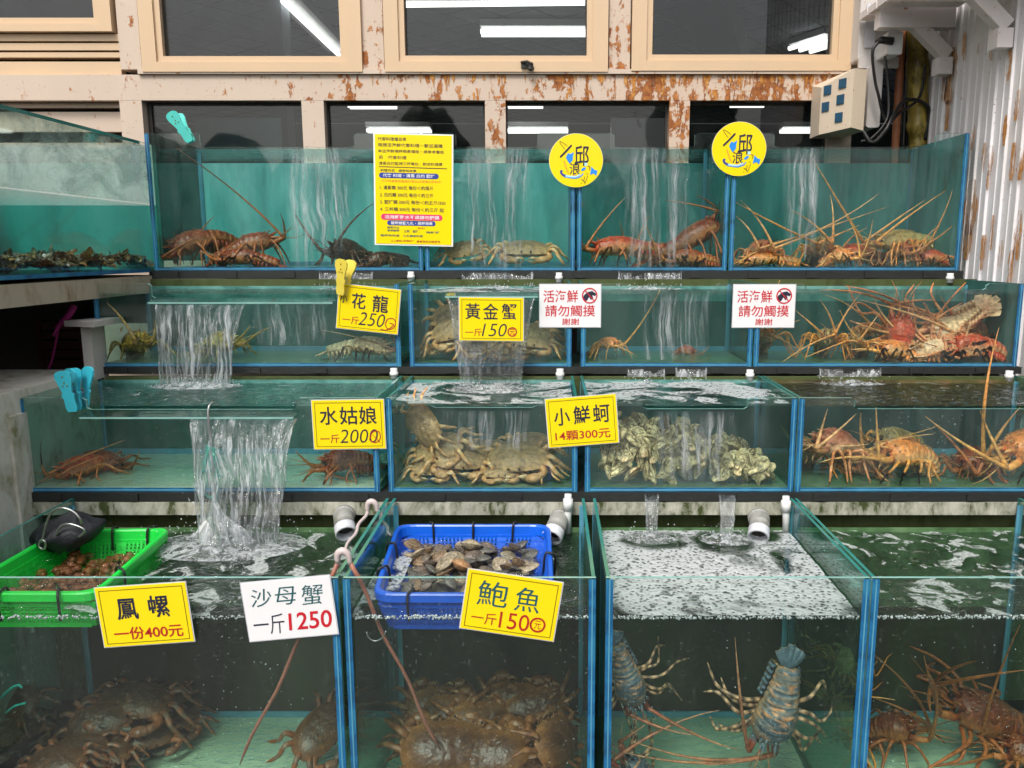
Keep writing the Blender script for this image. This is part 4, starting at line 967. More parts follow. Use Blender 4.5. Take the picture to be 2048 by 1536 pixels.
    for k, tip in enumerate(ants):
        tip = Vector(tip); sd = (tip - hp).dot(s); b = bases[1 if sd > 0 else 0] if k < 2 and not (len(ants) > 1 and k == 1 and (Vector(ants[0]) - hp).dot(s) * sd > 0) else bases[0 if sd > 0 else 1]
        ln = (tip - b).length; md = b.lerp(tip, .5) + u * ln * rr.uniform(-.04, .14) + s * ln * rr.uniform(-.12, .12) + t * ln * .10
        pts = bez(b, md, tip, 22); ra = [r * .125 * (1 - i / 21) ** .8 * (1 if i > 2 else 1.1) + .0007 for i in range(22)]
        m.tube(pts, ra, 6, 0, [mix3(P['ant'], P['belly'], .45 * i / 21 + (.25 if bands and i % 2 else 0)) for i in range(22)])
    # walking legs
    if legs:
        for i in range(5):
            q = .56 + i * .088; p = spine(q); t, s, u = frame(spine(min(1, q + .02)) - spine(q - .02), up)
            for sg in (-1, 1):
                b = p + s * sg * r * .72 - u * r * .55; fwd = (i - 1.6) * .36 + rr.uniform(-.45, .45); ln = legL * rr.uniform(.75, 1.2) * (.85 if i == 4 else 1)
                out = (s * sg + t * fwd).normalized()
                if floor is not None:
                    f_ = b + out * ln * rr.uniform(.45, .72) + t * ln * rr.uniform(-.25, .3); f_.z = floor + .003; k1 = b + out * ln * .30 + V(0, 0, max(.012, ln * .16)); k2 = b.lerp(f_, .72) + V(0, 0, max(.006, (b.z - floor) * .45))
                else:
                    k1 = b + out * ln * .38 + u * ln * .12; k2 = b + out * ln * .72 + t * ln * rr.uniform(-.2, .3) + u * ln * rr.uniform(-.1, .05); f_ = b + out * ln * .95 + t * ln * rr.uniform(-.35, .55) - u * ln * .12
                pts = smooth_path([b, k1, k2, f_], 14); ra = [r * (.135 - .08 * j / 13) for j in range(14)]; ra[-1] = .0008; ra[4] *= 1.15; ra[9] *= 1.15
                cl = [((.62, .48, .34) if (j // 1) % 2 else P['leg']) if bands else mix3(P['leg'], P['belly'], .18 * rr.random() + (.2 if j in (4, 9) else 0)) for j in range(14)]
                m.tube(pts, ra, 7, 0, cl)
    tk = tank_of(tail.lerp(head, .5))
    if tk:
        for i, p in enumerate(m.v):
            m.v[i] = (min(max(p[0], tk[0] + .004), tk[1] - .004), min(max(p[1], tk[2] + .004), tk[3] - .004), max(p[2], tk[4] + .002))
    c = tail.lerp(head, .5)
    o = m.build('lobster', M['creature'], None, loc=c)
    return tag(o, label, 'lobster', LOB_GROUP)

# ---- crabs -------------------------------------------------------------------
def crab_mesh(kind, seed):
    rr = random.Random(seed * 7 + 1); m = MB()
    if kind == 'gold': top, edge, leg, leg2, cream, spot = (.27, .20, .13), (.62, .45, .26), (.62, .34, .13), (.82, .66, .46), (.80, .70, .54), (.12, .09, .05)
    elif kind == 'brown': top, edge, leg, leg2, cream, spot = (.13, .08, .045), (.58, .36, .16), (.36, .19, .08), (.55, .36, .2), (.6, .48, .32), (.55, .42, .26)
    else: top, edge, leg, leg2, cream, spot = (.14, .10, .07), (.40, .22, .11), (.66, .26, .09), (.30, .34, .36), (.5, .48, .42), (.5, .3, .15)
    na, nr = 64, 12
    def outline(a):
        x, y = math.cos(a), math.sin(a)
        X = .5 * abs(x) ** .86 * (1 if x > 0 else -1); Y = (.30 if y > 0 else .33) * abs(y) ** .92 * (1 if y > 0 else -1)
        if y > 0: k = .025 * (abs(((math.degrees(a) if x > 0 else 180 - math.degrees(a)) / 9) % 1 - .5) * 2) if 8 < (math.degrees(a) if x > 0 else 180 - math.degrees(a)) < 75 else 0
        else: k = 0
        f = 1 + k * 1.6; return X * f, Y * f + .05
    def dome(u, v):
        a = 2 * math.pi * u; a = a if a < math.pi else a - 2 * math.pi; X, Y = outline(a); q = v
        h = .175 * (1 - q ** 2.6) ** .75 if q < 1 else 0
        h += .016 * (1 - q) * noise.noise(Vector((X * q * 9 + seed, Y * q * 9, 3))) + .010 * noise.noise(Vector((X * q * 17, Y * q * 17, seed))) * (1 - q ** 4)
        h -= .014 * math.exp(-((abs(X * q) - .10) / .03) ** 2) * (1 - q)
        return (X * q, Y * q, h)
    def dc(u, v):
        a = 2 * math.pi * u; X, Y = math.cos(a) * v, math.sin(a) * v
        f = .5 + .8 * noise.noise(Vector((X * 5, Y * 5, seed))); c = mix3(top, tuple(x * 1.7 for x in top), max(0, min(1, f))); c = mix3(c, edge, max(0, (v - .55) / .45) ** 1.6 * .9)
        a = 2 * math.pi * u
        if math.sin(a) < 0: c = mix3(c, edge, max(0, v - .35) * .75)
        return mix3(c, spot, .7) if v > .35 and rr.random() < .05 else c
    m.grid(na, nr, dome, 0, None, wrap=True)
    k = len(m.c) - na * nr
    for j in range(nr):
        for i in range(na): cc = dc(i / na, j / (nr - 1)); m.c[k + j * na + i] = (*cc, 1)
    def under(u, v):
        a = 2 * math.pi * u; a = a if a < math.pi else a - 2 * math.pi; X, Y = outline(a); q = 1 - v
        return (X * q, Y * q, -.005 - .10 * (1 - q ** 3) + .01 * noise.noise(Vector((X * q * 14, Y * q * 14, seed + 5))))
    m.grid(na, 7, under, 0, cream, wrap=True)
    for s in (-1, 1):
        m.tube([(s * .07, .33, .03), (s * .085, .37, .055)], .014, 6, 0, edge); m.ell((s * .087, .375, .06), (.018,) * 3, 7, 5, 0, (.01, .01, .01))
        for i in range(4):
            ln = (.60, .68, .66, .50)[i] * (.72 if kind == 'brown' else .78); az = R((32, 6, -20, -46)[i] + rr.uniform(-8, 8)); d = V(s * math.cos(az), math.sin(az), 0)
            b = V(s * (.34 - .03 * i), .14 - .11 * i, -.04); kz = rr.uniform(.02, .14)
            pts = smooth_path([b, b + d * ln * .42 + V(0, 0, kz), b + d * ln * .72 + V(0, .03, -.02), b + d * ln * 1.0 + V(0, rr.uniform(-.08, .1), -.15)], 15)
            ra = [.048 - .0012 * j if j < 7 else .042 - .003 * (j - 7) for j in range(15)]; ra[-1] = .003; ra[-2] = .010; ra[6] *= .82; ra[10] *= .85
            m.tube(pts, ra, 8, 0, [mix3(leg, leg2, .75 if j in (5, 6, 9, 10) else rr.random() * .4) for j in range(15)], flat=.62)
        up_ = rr.uniform(-.03, .05)
        if kind != 'navy': b = V(s * .30, .20, -.06); e = V(s * .44, .29, -.07); wq = V(s * .36, .37, -.09); pe = V(s * .17, .38, -.11)
        else: b = V(s * .30, .24, -.05); e = V(s * .48, .34, -.03 + up_); wq = V(s * .40, .46, -.05 + up_); pe = V(s * .20, .50, -.07 + up_)
        m.tube(smooth_path([b, b.lerp(e, .5) + V(s * .02, -.02, .03), e, wq], 9), [.045, .05, .058, .062, .06, .055, .05, .056, .06], 9, 0, [mix3(leg, leg2, rr.random() * .5) for _ in range(9)])
        pal_ = smooth_path([wq + V(s * .02, -.01, 0), wq.lerp(pe, .5) + V(0, .03, .01), pe], 8)
        m.tube(pal_, [.05, .068, .078, .08, .076, .068, .058, .045], 10, 0, [mix3(leg, leg2, .2 + .5 * rr.random()) for _ in range(8)], flat=.8)
        tipc = cream if kind != 'navy' else (.25, .3, .32)
        m.tube(smooth_path([pe + V(s * .01, -.01, .03), pe + V(-s * .07, .02, .05), pe + V(-s * .16, -.03, .0)], 8), [.036, .036, .033, .029, .024, .018, .011, .003], 7, 0, [mix3(leg2, tipc, i / 7) for i in range(8)])
        m.tube(smooth_path([pe + V(s * .01, -.02, -.03), pe + V(-s * .07, -.05, -.04), pe + V(-s * .15, -.06, -.01)], 8), [.034, .034, .03, .026, .022, .016, .01, .003], 7, 0, [mix3(leg2, tipc, i / 7) for i in range(8)])
    # toothed front edge
    for s in (-1, 1):
        for i in range(9):
            a = R(12 + i * 7.2); X, Y = outline(a); p = V(s * X, Y, .0); d = V(s * math.cos(a), math.sin(a), .1).normalized()
            m.tube([p - d * .02, p + d * .028], [.016, .001], 5, 0, edge)
    o = m.build('crab', M['crab' if kind == 'gold' else 'creature_wet']); return o
CM = {}
for kind in ('gold', 'brown', 'navy'):
    for sd in range(3):
        o = crab_mesh(kind, sd + 1); CM[kind, sd] = o.data; bpy.data.objects.remove(o)
def crab(label, c, size, kind, sd, yaw=0, pitch=0, roll=0):
    o = bpy.data.objects.new('crab', CM[kind, sd % 3]); COL.objects.link(o)
    o.location = c; o.scale = (size,) * 3
    if math.cos(R(yaw)) < 0: pitch = -pitch
    o.rotation_euler = (Matrix.Rotation(R(yaw), 3, 'Z') @ Matrix.Rotation(R(roll), 3, 'Y') @ Matrix.Rotation(R(pitch), 3, 'X')).to_euler()
    tk = tank_of(Vector(c))
    if tk:
        mt = Matrix.LocRotScale(o.location, o.rotation_euler, o.scale); P = [mt @ v.co for v in o.data.vertices]
        d = Vector((0, 0, 0)); lo = [min(q[i] for q in P) for i in range(3)]; hi = [max(q[i] for q in P) for i in range(3)]
        if lo[2] < tk[4] + .003: d.z = tk[4] + .003 - lo[2]
        if lo[1] < tk[2] + .005: d.y = tk[2] + .005 - lo[1]
        if lo[0] < tk[0] + .004: d.x = tk[0] + .004 - lo[0]
        elif hi[0] > tk[1] - .004: d.x = tk[1] - .004 - hi[0]
        o.location += d
    return tag(o, label, 'crab', {'gold': 'tan crabs in the middle tanks', 'brown': 'brown crabs packed under the blue basket', 'navy': 'dark tied crabs in the first bottom tank'}[kind])
# yaw 180 makes a crab face the viewer; pitch tips its back to or from the glass

# --- top row
f1 = TANKS['1a'][4] + .002; f2 = TANKS['2a'][4] + .002; f3 = TANKS['3a'][4] + .002; f4 = TANKS['4a'][4] + .002
def A(px, py, Y): return at(px, py, Y)
lobster('dark red lobster curled by the corner post of the top row, head to the post', A(345, 505, 3.44), A(478, 475, 3.62), 'dark', [A(352, 446, 3.6), A(400, 470, 3.42)], .050, arch=.05, floor=f1, seed=1, curl=.03, legL=.2)
lobster('dark brown top-row lobster whose one very long feeler reaches to the teal peg', A(545, 482, 3.52), A(425, 522, 3.46), 'dark', [A(352, 296, 3.42), A(560, 425, 3.5), A(480, 470, 3.5)], .045, arch=.03, floor=f1, seed=2)
lobster('blackish lobster facing out behind the water film, under the yellow notice edge', A(672, 502, 3.50), A(735, 515, 3.72), 'black', [A(585, 418, 3.6), A(750, 405, 3.5)], .052, arch=.02, floor=f1, seed=3)
lobster('small dark lobster lying low at the blue post under the yellow notice', A(735, 528, 3.42), A(818, 520, 3.5), 'black', [A(700, 500, 3.45)], .034, floor=f1, seed=4)
crab('small pale crab tucked beside the yellow notice in the top row', A(906, 520, 3.46), .17, 'gold', 0, 200, 30, 10)
crab('large pale crab sitting at the glass of the top row beside the first round sign', A(1066, 517, 3.47), .235, 'gold', 1, 185, 12, 0)
lobster('bright red lobster under the first round sign in the top row', A(1190, 498, 3.44), A(1345, 505, 3.5), 'red', [A(1166, 402, 3.5), A(1250, 395, 3.45)], .044, floor=f1, seed=5, arch=.03)
lobster('dark brown lobster rearing up at the blue post under the second round sign', A(1432, 448, 3.50), A(1290, 520, 3.48), 'dark', [A(1452, 385, 3.46), A(1392, 390, 3.55), A(1330, 400, 3.5)], .050, floor=f1, seed=6, arch=-.02)
lobster('dark red lobster lying between the bright red one and the rearing one', A(1290, 510, 3.6), A(1420, 520, 3.62), 'brown', [A(1240, 440, 3.6), A(1300, 430, 3.6)], .045, floor=f1, seed=7)
lobster('orange lobster facing out at the post end of the fullest top tank', A(1528, 500, 3.42), A(1500, 520, 3.68), 'pink', [A(1472, 432, 3.42), A(1760, 385, 3.5), A(1480, 400, 3.45), A(1780, 412, 3.55)], .042, floor=f1, seed=8)
lobster('pale-faced orange lobster in the middle of the fullest top tank', A(1645, 492, 3.44), A(1620, 522, 3.7), 'olive', [A(1468, 402, 3.42), A(1660, 390, 3.45), A(1580, 420, 3.42), A(1720, 450, 3.45)], .042, floor=f1, seed=9)
lobster('pinkish red lobster lying low behind the pale-faced one in the top row', A(1685, 508, 3.5), A(1765, 518, 3.6), 'red', [A(1640, 470, 3.5), A(1735, 455, 3.5)], .038, floor=f1, seed=10)
lobster('olive striped lobster with long orange legs at the ribbed-wall end of the top row', A(1757, 486, 3.46), A(1885, 490, 3.62), 'olive', [A(1620, 308, 3.42), A(1922, 362, 3.5), A(1850, 400, 3.5)], .046, floor=f1, seed=11, arch=.03)
lobster('reddish lobster crouching under the olive striped one in the top row', A(1822, 505, 3.42), A(1760, 522, 3.56), 'brown', [A(1905, 380, 3.42), A(1918, 440, 3.42)], .038, floor=f1, seed=12)
lobster('low orange lobster at the bottom corner by the blue post of the fullest top tank', A(1490, 524, 3.4), A(1600, 526, 3.44), 'orange', [A(1470, 470, 3.4), A(1560, 480, 3.4)], .032, floor=f1, seed=13)
lobster('reddish brown lobster crossing behind the curled one in the top row', A(410, 492, 3.6), A(520, 512, 3.7), 'brown', [A(330, 440, 3.6), A(430, 430, 3.6)], .044, floor=f1, seed=51)
lobster('dark red lobster low at the glass below the curled and long-feelered ones', A(450, 518, 3.40), A(560, 528, 3.42), 'dark', [A(400, 500, 3.39), A(480, 478, 3.4)], .036, floor=f1, seed=52)
lobster('orange-red lobster low at the glass under the rearing one', A(1345, 520, 3.40), A(1440, 526, 3.43), 'brown', [A(1300, 470, 3.4), A(1290, 440, 3.4)], .036, floor=f1, seed=53)
lobster('orange lobster wedged between the pale-faced and the olive striped ones', A(1700, 515, 3.41), A(1640, 528, 3.46), 'orange', [A(1745, 440, 3.4), A(1690, 430, 3.4)], .034, floor=f1, seed=54)
lobster('red-orange lobster at the ribbed-wall corner of the top row floor', A(1840, 518, 3.41), A(1905, 528, 3.44), 'red', [A(1800, 470, 3.4), A(1880, 450, 3.4)], .034, floor=f1, seed=55)
# --- second row
lobster('yellow-spotted lobster facing out beside the wide waterfall', A(282, 684, 3.02), A(252, 712, 3.2), 'gold', [A(204, 598, 3.0), A(310, 640, 2.98)], .044, floor=f2, seed=14)
lobster('yellow-spotted lobster seen just past the far edge of the wide waterfall', A(462, 688, 3.08), A(400, 700, 3.2), 'gold', [A(500, 650, 3.0), A(540, 655, 3.0)], .042, floor=f2, seed=15)
lobster('pale grey lobster lying under the little flower dragon price card', A(775, 698, 3.0), A(655, 702, 3.04), 'pale', [A(640, 660, 3.0), A(770, 660, 3.0)], .036, floor=f2, seed=16)
for i, (px, py, Y, s, yw, pt, rl, sd, lab) in enumerate((
  (870, 640, 3.06, .20, 150, 60, -20, 0, 'tan crab climbing at the post beside the golden crab card'),
  (885, 695, 2.99, .20, 170, 35, 15, 1, 'tan crab with a broad back low beside the falling water, post side'),
  (960, 705, 3.02, .18, 200, 20, 0, 2, 'tan crab right behind the falling water under the golden crab card'),
  (1010, 690, 3.10, .19, 160, 25, 10, 0, 'tan crab set deeper behind the falling water'),
  (1070, 702, 3.0, .18, 185, 10, -8, 1, 'tan crab on the floor past the falling water in the golden crab tank'),
  (1100, 668, 3.06, .17, 210, 30, 14, 2, 'tan crab on top of the pile under the first no-touching notice'),
  (930, 665, 3.16, .19, 130, 30, 0, 2, 'tan crab at the back of the golden crab tank'),
  (850, 712, 2.97, .15, 150, 15, 10, 2, 'small tan crab in the floor corner of the golden crab tank by the post'),
  (1015, 716, 2.97, .15, 200, 12, 0, 0, 'small pale crab at the front glass below the golden crab card'),
  (1120, 700, 3.08, .17, 170, 25, 5, 0, 'tan crab against the end wall of the golden crab tank'),
  (985, 655, 3.2, .17, 175, 25, 5, 1, 'tan crab topping the back of the pile behind the falling water'))):
    crab(lab, A(px, py, Y), s, 'gold', sd, yw, pt, rl)
lobster('small orange lobster alone in the nearly empty second row tank', A(1232, 690, 3.02), A(1185, 700, 3.16), 'orange', [A(1320, 580, 3.0), A(1275, 712, 2.98)], .024, floor=f2, seed=17, legL=.12)
lobster('tiny reddish lobster on the far floor of the nearly empty second row tank', A(1385, 706, 3.2), A(1350, 708, 3.25), 'red', [A(1420, 690, 3.2)], .020, floor=f2, seed=18, legL=.09)
lobster('thin orange lobster under the second no-touching notice', A(1538, 668, 3.04), A(1520, 700, 3.22), 'orange', [A(1600, 640, 3.0), A(1595, 700, 3.0), A(1560, 560, 2.96)], .030, floor=f2, seed=19)
lobster('pale orange lobster facing out in the middle of the crowded second row tank', A(1655, 672, 3.0), A(1640, 704, 3.2), 'olive', [A(1590, 620, 2.98), A(1722, 585, 2.98), A(1560, 728, 2.96), A(1640, 600, 3.0)], .032, floor=f2, seed=20)
lobster('small yellow-orange lobster beside the pale orange one in the second row', A(1708, 684, 3.0), A(1722, 706, 3.2), 'olive', [A(1610, 715, 2.96), A(1760, 625, 2.97), A(1850, 690, 2.96)], .028, floor=f2, seed=21)
lobster('deep red lobster standing on its tail in the crowded second row tank', A(1800, 640, 3.05), A(1795, 722, 3.0), 'red', [A(1640, 580, 3.0), A(1690, 572, 3.0), A(1870, 600, 3.0), A(1925, 678, 2.98)], .048, up=(0, -1, .2), arch=.02, seed=22, curl=.01)
lobster('large pink-red lobster belly out at the top of the pile in the second row', A(1862, 672, 3.02), A(1962, 622, 3.04), 'pink', [A(1700, 640, 2.98), A(1745, 590, 2.98), A(1950, 655, 2.96)], .052, up=(.2, .6, -.7), arch=.03, seed=23)
lobster('pink-red lobster with a pale belly low in the middle of the second row pile', A(1890, 690, 2.98), A(1805, 715, 2.99), 'pink', [A(1720, 600, 2.97), A(1940, 640, 2.97)], .042, up=(0, .7, -.3), arch=.02, seed=24, floor=None)
lobster('salmon red lobster lying at the front corner by the ribbed wall in the second row', A(1905, 700, 2.98), A(2012, 702, 3.0), 'red', [A(1820, 722, 2.96), A(1985, 630, 2.97), A(1745, 735, 2.95)], .050, floor=f2, arch=.03, seed=25, curl=.02)
lobster('orange lobster low in the pile under the deep red one, second row', A(1760, 700, 2.98), A(1840, 722, 2.99), 'orange', [A(1680, 620, 2.97), A(1700, 700, 2.96)], .036, floor=f2, seed=56)
lobster('brown-orange lobster behind the pile at the ribbed-wall end of the second row', A(1930, 665, 3.14), A(2010, 690, 3.2), 'brown', [A(1880, 590, 3.1), A(1990, 585, 3.1)], .044, floor=f2, seed=57)
lobster('thin orange lobster at the back between the pale orange and the deep red ones', A(1740, 660, 3.14), A(1700, 690, 3.22), 'orange', [A(1650, 590, 3.1), A(1790, 585, 3.1)], .032, floor=f2, seed=58)
# --- third row
lobster('dark red lobster in the long third row tank near the light blue pegs', A(128, 946, 2.54), A(245, 925, 2.72), 'red', [A(62, 880, 2.52), A(200, 912, 2.5), A(250, 880, 2.6)], .036, floor=f3, seed=26, arch=.03)
lobster('dim brown lobster behind the red one in the long third row tank', A(235, 935, 2.66), A(160, 915, 2.78), 'dark', [A(280, 900, 2.6)], .034, floor=f3, seed=27)
lobster('brown lobster at the blue post under the water girl price card', A(655, 930, 2.56), A(755, 925, 2.62), 'dark', [A(600, 975, 2.52), A(590, 900, 2.55), A(740, 975, 2.5)], .040, floor=f3, seed=28)
for (px, py, Y, s, yw, pt, rl, sd, lab) in (
  (830, 846, 2.53, .17, 140, 82, -40, 0, 'tan crab clinging upright in the corner of the third row crab tank'),
  (848, 940, 2.56, .185, 160, 35, 12, 1, 'tan crab sitting below the climbing crab'),
  (918, 948, 2.53, .19, 185, 26, -4, 2, 'grey-brown crab in the middle front of the third row crab tank'),
  (1045, 946, 2.53, .215, 172, 24, 3, 0, 'broad grey-tan crab at the front glass beside the small oyster price card'),
  (980, 915, 2.72, .19, 190, 10, 0, 1, 'tan crab in the back row behind the broad grey-tan crab'),
  (1105, 925, 2.70, .19, 150, 20, 10, 2, 'tan crab in the back corner below the small oyster price card'),
  (920, 918, 2.74, .18, 215, 15, 0, 0, 'tan crab half hidden behind the middle front crab'),
  (800, 965, 2.53, .14, 170, 15, 0, 2, 'small tan crab in the front corner under the climbing crab'),
  (1000, 972, 2.52, .13, 190, 12, 0, 0, 'small tan crab between the two big front crabs'),
  (870, 912, 2.72, .17, 150, 25, 0, 1, 'tan crab at the back below the climbing crab'),
  (1050, 905, 2.80, .17, 180, 20, 0, 2, 'tan crab at the very back of the third row pile'),
  (1110, 968, 2.55, .13, 120, 10, 0, 1, 'small tan crab squeezed at the front corner near the oyster tank')):
    crab(lab, A(px, py, Y), s, 'gold', sd, yw, pt, rl)
lobster('pink-red lobster rearing with a pale face at the oyster side of the third row', A(1640, 892, 2.56), A(1722, 920, 2.66), 'pink', [A(1602, 815, 2.54), A(1712, 828, 2.54), A(1655, 818, 2.6), A(1738, 888, 2.54)], .052, floor=f3, seed=30, arch=.05)
lobster('dim orange lobster pressed behind the blue post at the oyster tank end', A(1606, 900, 2.62), A(1600, 930, 2.8), 'olive', [A(1560, 850, 2.7)], .046, floor=f3, seed=31)
lobster('dark purple-red lobster in the shade behind the pink-red one', A(1700, 935, 2.6), A(1770, 950, 2.78), 'brown', [A(1660, 960, 2.56)], .040, floor=f3, seed=32)
lobster('large bright orange lobster walking across the middle of the third row tank', A(1772, 912, 2.55), A(1880, 925, 2.62), 'orange', [A(1722, 826, 2.52), A(1752, 815, 2.54), A(1868, 868, 2.54), A(1640, 925, 2.5), A(1800, 985, 2.5)], .050, floor=f3, seed=33, arch=.035, curl=.05)
lobster('dim yellow lobster at the back above the large orange one', A(1760, 880, 2.78), A(1840, 885, 2.84), 'olive', [A(1720, 850, 2.75), A(1880, 850, 2.75)], .036, floor=f3, seed=34)
lobster('dark-faced lobster looking out at the end of the third row', A(1935, 938, 2.56), A(1960, 915, 2.78), 'dark', [A(1885, 912, 2.52), A(2010, 880, 2.55), A(1860, 840, 2.6)], .050, floor=f3, seed=35)
lobster('big orange lobster at the frame edge with feelers rising above the water', A(2020, 915, 2.54), A(2120, 890, 2.64), 'orange', [A(1998, 655, 2.50), A(1850, 832, 2.56), A(1960, 820, 2.55), A(2040, 815, 2.54)], .058, floor=f3, seed=36, arch=.05)
# --- bottom row
for (px, py, Y, s, yw, pt, rl, sd, lab) in (
  (275, 1398, 2.26, .235, 176, 8, -5, 0, 'large dark crab on top of the heap in the first bottom tank'),
  (95, 1440, 2.18, 0.19, 190, 40, 8, 1, 'grey-backed crab at the side of the heap under the snail price card'),
  (40, 1400, 2.28, 0.18, 150, 30, 5, 2, 'grey-green crab with a turquoise tie at the frame edge'),
  (180, 1462, 2.2, 0.18, 170, 5, 0, 0, 'rusty brown crab in the middle of the heap'),
  (60, 1500, 2.08, 0.17, 200, 15, 6, 2, 'mottled crab low at the frame corner of the first bottom tank'),
  (165, 1505, 2.1, 0.17, 165, 0, -6, 1, 'orange-clawed crab at the foot of the heap on the pale floor'),
  (345, 1440, 2.3, 0.17, 200, 5, 0, 2, 'thin-legged dark crab spread at the end of the heap'),
  (250, 1445, 2.3, 0.18, 140, 10, 8, 0, 'dark crab wedged under the large top crab of the heap'),
  (210, 1420, 2.3, .19, 160, 20, 5, 1, 'brown crab leaning on the large top crab of the heap'),
  (120, 1490, 2.15, .17, 185, 25, 0, 2, 'small dark crab between the rusty crab and the mottled crab'),
  (230, 1500, 2.12, .15, 140, 5, 0, 0, 'small orange-legged crab on the pale floor at the heap end'),
  (300, 1470, 2.2, .16, 210, 15, 0, 1, 'small brown crab under the thin-legged dark crab'),
  (15, 1520, 2.0, .17, 170, 20, 0, 0, 'dark crab cut by the frame corner below the mottled crab'),
  (90, 1530, 2.0, .16, 195, 10, 0, 1, 'dark crab at the bottom edge of the frame beside the orange-clawed crab'),
  (25, 1460, 2.2, 0.17, 230, 15, 0, 1, 'orange-brown crab at the frame edge between the tied crab and the mottled one'),
  (330, 1395, 2.36, 0.15, 20, 30, 0, 0, 'dim crab against the brown back wall behind the large top crab'),
  (640, 1500, 2.16, 0.20, 240, 20, 20, 1, 'blue-grey crab with pale tied claws by the post of the first bottom tank')):
    crab(lab, A(px, py, Y), s, 'navy', sd, yw, pt, rl)
for (px, py, Y, s, yw, pt, rl, sd, lab) in (
  (805, 1425, 2.12, .20, 12, 60, 8, 0, 'brown crab at the upper corner of the packed crabs, beside the wooden tong leg'),
  (888, 1438, 2.08, .19, -14, 58, -8, 1, 'brown crab second along the upper row of packed crabs'),
  (962, 1452, 2.05, .19, 18, 56, 6, 2, 'brown crab in the middle of the upper row of packed crabs'),
  (1032, 1415, 2.12, .20, -14, 66, 0, 0, 'brown crab topping the pile with spiny edge, fourth along'),
  (1112, 1425, 2.10, .19, 10, 64, -8, 1, 'brown crab at the end of the upper row near the black divider'),
  (805, 1508, 1.95, .245, 8, 48, 4, 2, 'biggest brown crab at the front with a pale mark on its back'),
  (975, 1518, 1.95, .235, -8, 48, -4, 0, 'brown crab at the front middle with a ring mark on its back'),
  (1060, 1490, 2.0, .18, 24, 55, 10, 1, 'small brown crab wedged between the front middle crab and the corner crab'),
  (1128, 1490, 1.97, .21, 60, 60, 15, 2, 'brown crab standing on edge in the front corner by the divider'),
  (752, 1478, 2.06, .18, 20, 55, 10, 1, 'brown crab half hidden behind the biggest front crab'),
  (890, 1492, 2.02, .18, -10, 50, 0, 2, 'brown crab under the tip of the wooden tong leg'),
  (930, 1478, 2.08, .17, 30, 45, 0, 0, 'small brown crab squeezed in the second row between the upper and the front middle crab'),
  (1010, 1475, 2.07, .17, -25, 50, 0, 2, 'brown crab just under the spiny topping crab'),
  (1075, 1455, 2.10, .17, 15, 50, -10, 0, 'brown crab under the last crab of the upper row'),
  (845, 1468, 2.07, .17, -20, 50, 5, 1, 'brown crab just above the biggest front crab'),
  (1090, 1540, 1.93, .18, 175, 20, 0, 0, 'brown crab with white claw tips at the bottom edge of the frame')):
    crab(lab, A(px, py, Y), s, 'brown', sd, yw, pt, rl)
lobster('grey-green spiny lobster hanging head down at the edge of the foam-covered tank', A(1268, 1398, 1.93), A(1232, 1290, 1.88), 'slate', [A(1480, 1500, 1.92), A(1390, 1470, 1.9)], .036, up=(0, -1, .25), arch=.012, seed=40, bands=True, legL=.13)
lobster('blue-grey spotted lobster with banded legs spread in the foam-covered tank', A(1535, 1470, 1.93), A(1578, 1335, 1.90), 'slate', [A(1470, 1275, 1.9), A(1412, 1530, 1.87), A(1260, 1480, 1.9), A(1250, 1505, 1.88)], .050, up=(.1, -1, .3), arch=.02, seed=41, bands=True, legL=.16)
lobster('grey lobster low at the frame bottom under the head-down one', A(1250, 1525, 1.95), A(1300, 1600, 2.0), 'slate', [A(1290, 1450, 1.93), A(1440, 1420, 1.95)], .040, up=(0, -.5, .8), seed=42, bands=True)
lobster('dim tan lobster at the back of the foam-covered tank near the divider', A(1670, 1425, 2.2), A(1700, 1460, 2.3), 'olive', [A(1650, 1330, 2.0), A(1675, 1440, 1.96), A(1790, 1400, 2.05), A(1700, 1370, 2.0)], .040, seed=43, up=(0, -.4, .8))
lobster('dim yellow-brown lobster high against the back of the foam-covered tank', A(1682, 1345, 2.3), A(1690, 1300, 2.36), 'olive', [A(1668, 1305, 2.1), A(1755, 1322, 2.1)], .028, up=(0, -1, .2), seed=44)
lobster('dark red lobster with tangled legs on the floor beside the blue divider post', A(1820, 1462, 2.18), A(1722, 1468, 2.24), 'deep', [A(1855, 1340, 1.95), A(1745, 1395, 1.95), A(1735, 1300, 1.95)], .045, floor=f4 + .02, seed=45, legL=.2)
lobster('large brown-red lobster slanting down from the frame edge in the last bottom tank', A(1908, 1412, 2.15), A(2080, 1478, 2.2), 'deep', [A(1848, 1312, 1.95), A(1862, 1425, 1.94), A(2050, 1340, 1.95), A(1952, 1322, 1.93)], .058, up=(.1, -.45, .8), floor=None, seed=46, arch=.03)
lobster('dark lobster at the frame corner in the last bottom tank', A(2010, 1500, 2.1), A(2110, 1530, 2.1), 'deep', [A(1900, 1530, 1.9), A(2040, 1250, 1.95)], .045, floor=f4, seed=47)
# turquoise ties on two crabs
for (pts, lab) in (([(2, 1396), (20, 1378), (36, 1370), (45, 1376)], 'turquoise tie end sticking up from the crab at the frame edge'), ([(12, 1425), (30, 1412), (52, 1406)], 'turquoise tie wrapped on the grey-backed crab')):
    m = MB(); m.tube(smooth_path([at(a, b, 1.98) for a, b in pts], 10), .0035, 6); tag(m.build('tie', M['teal_cord']), lab, 'tie')

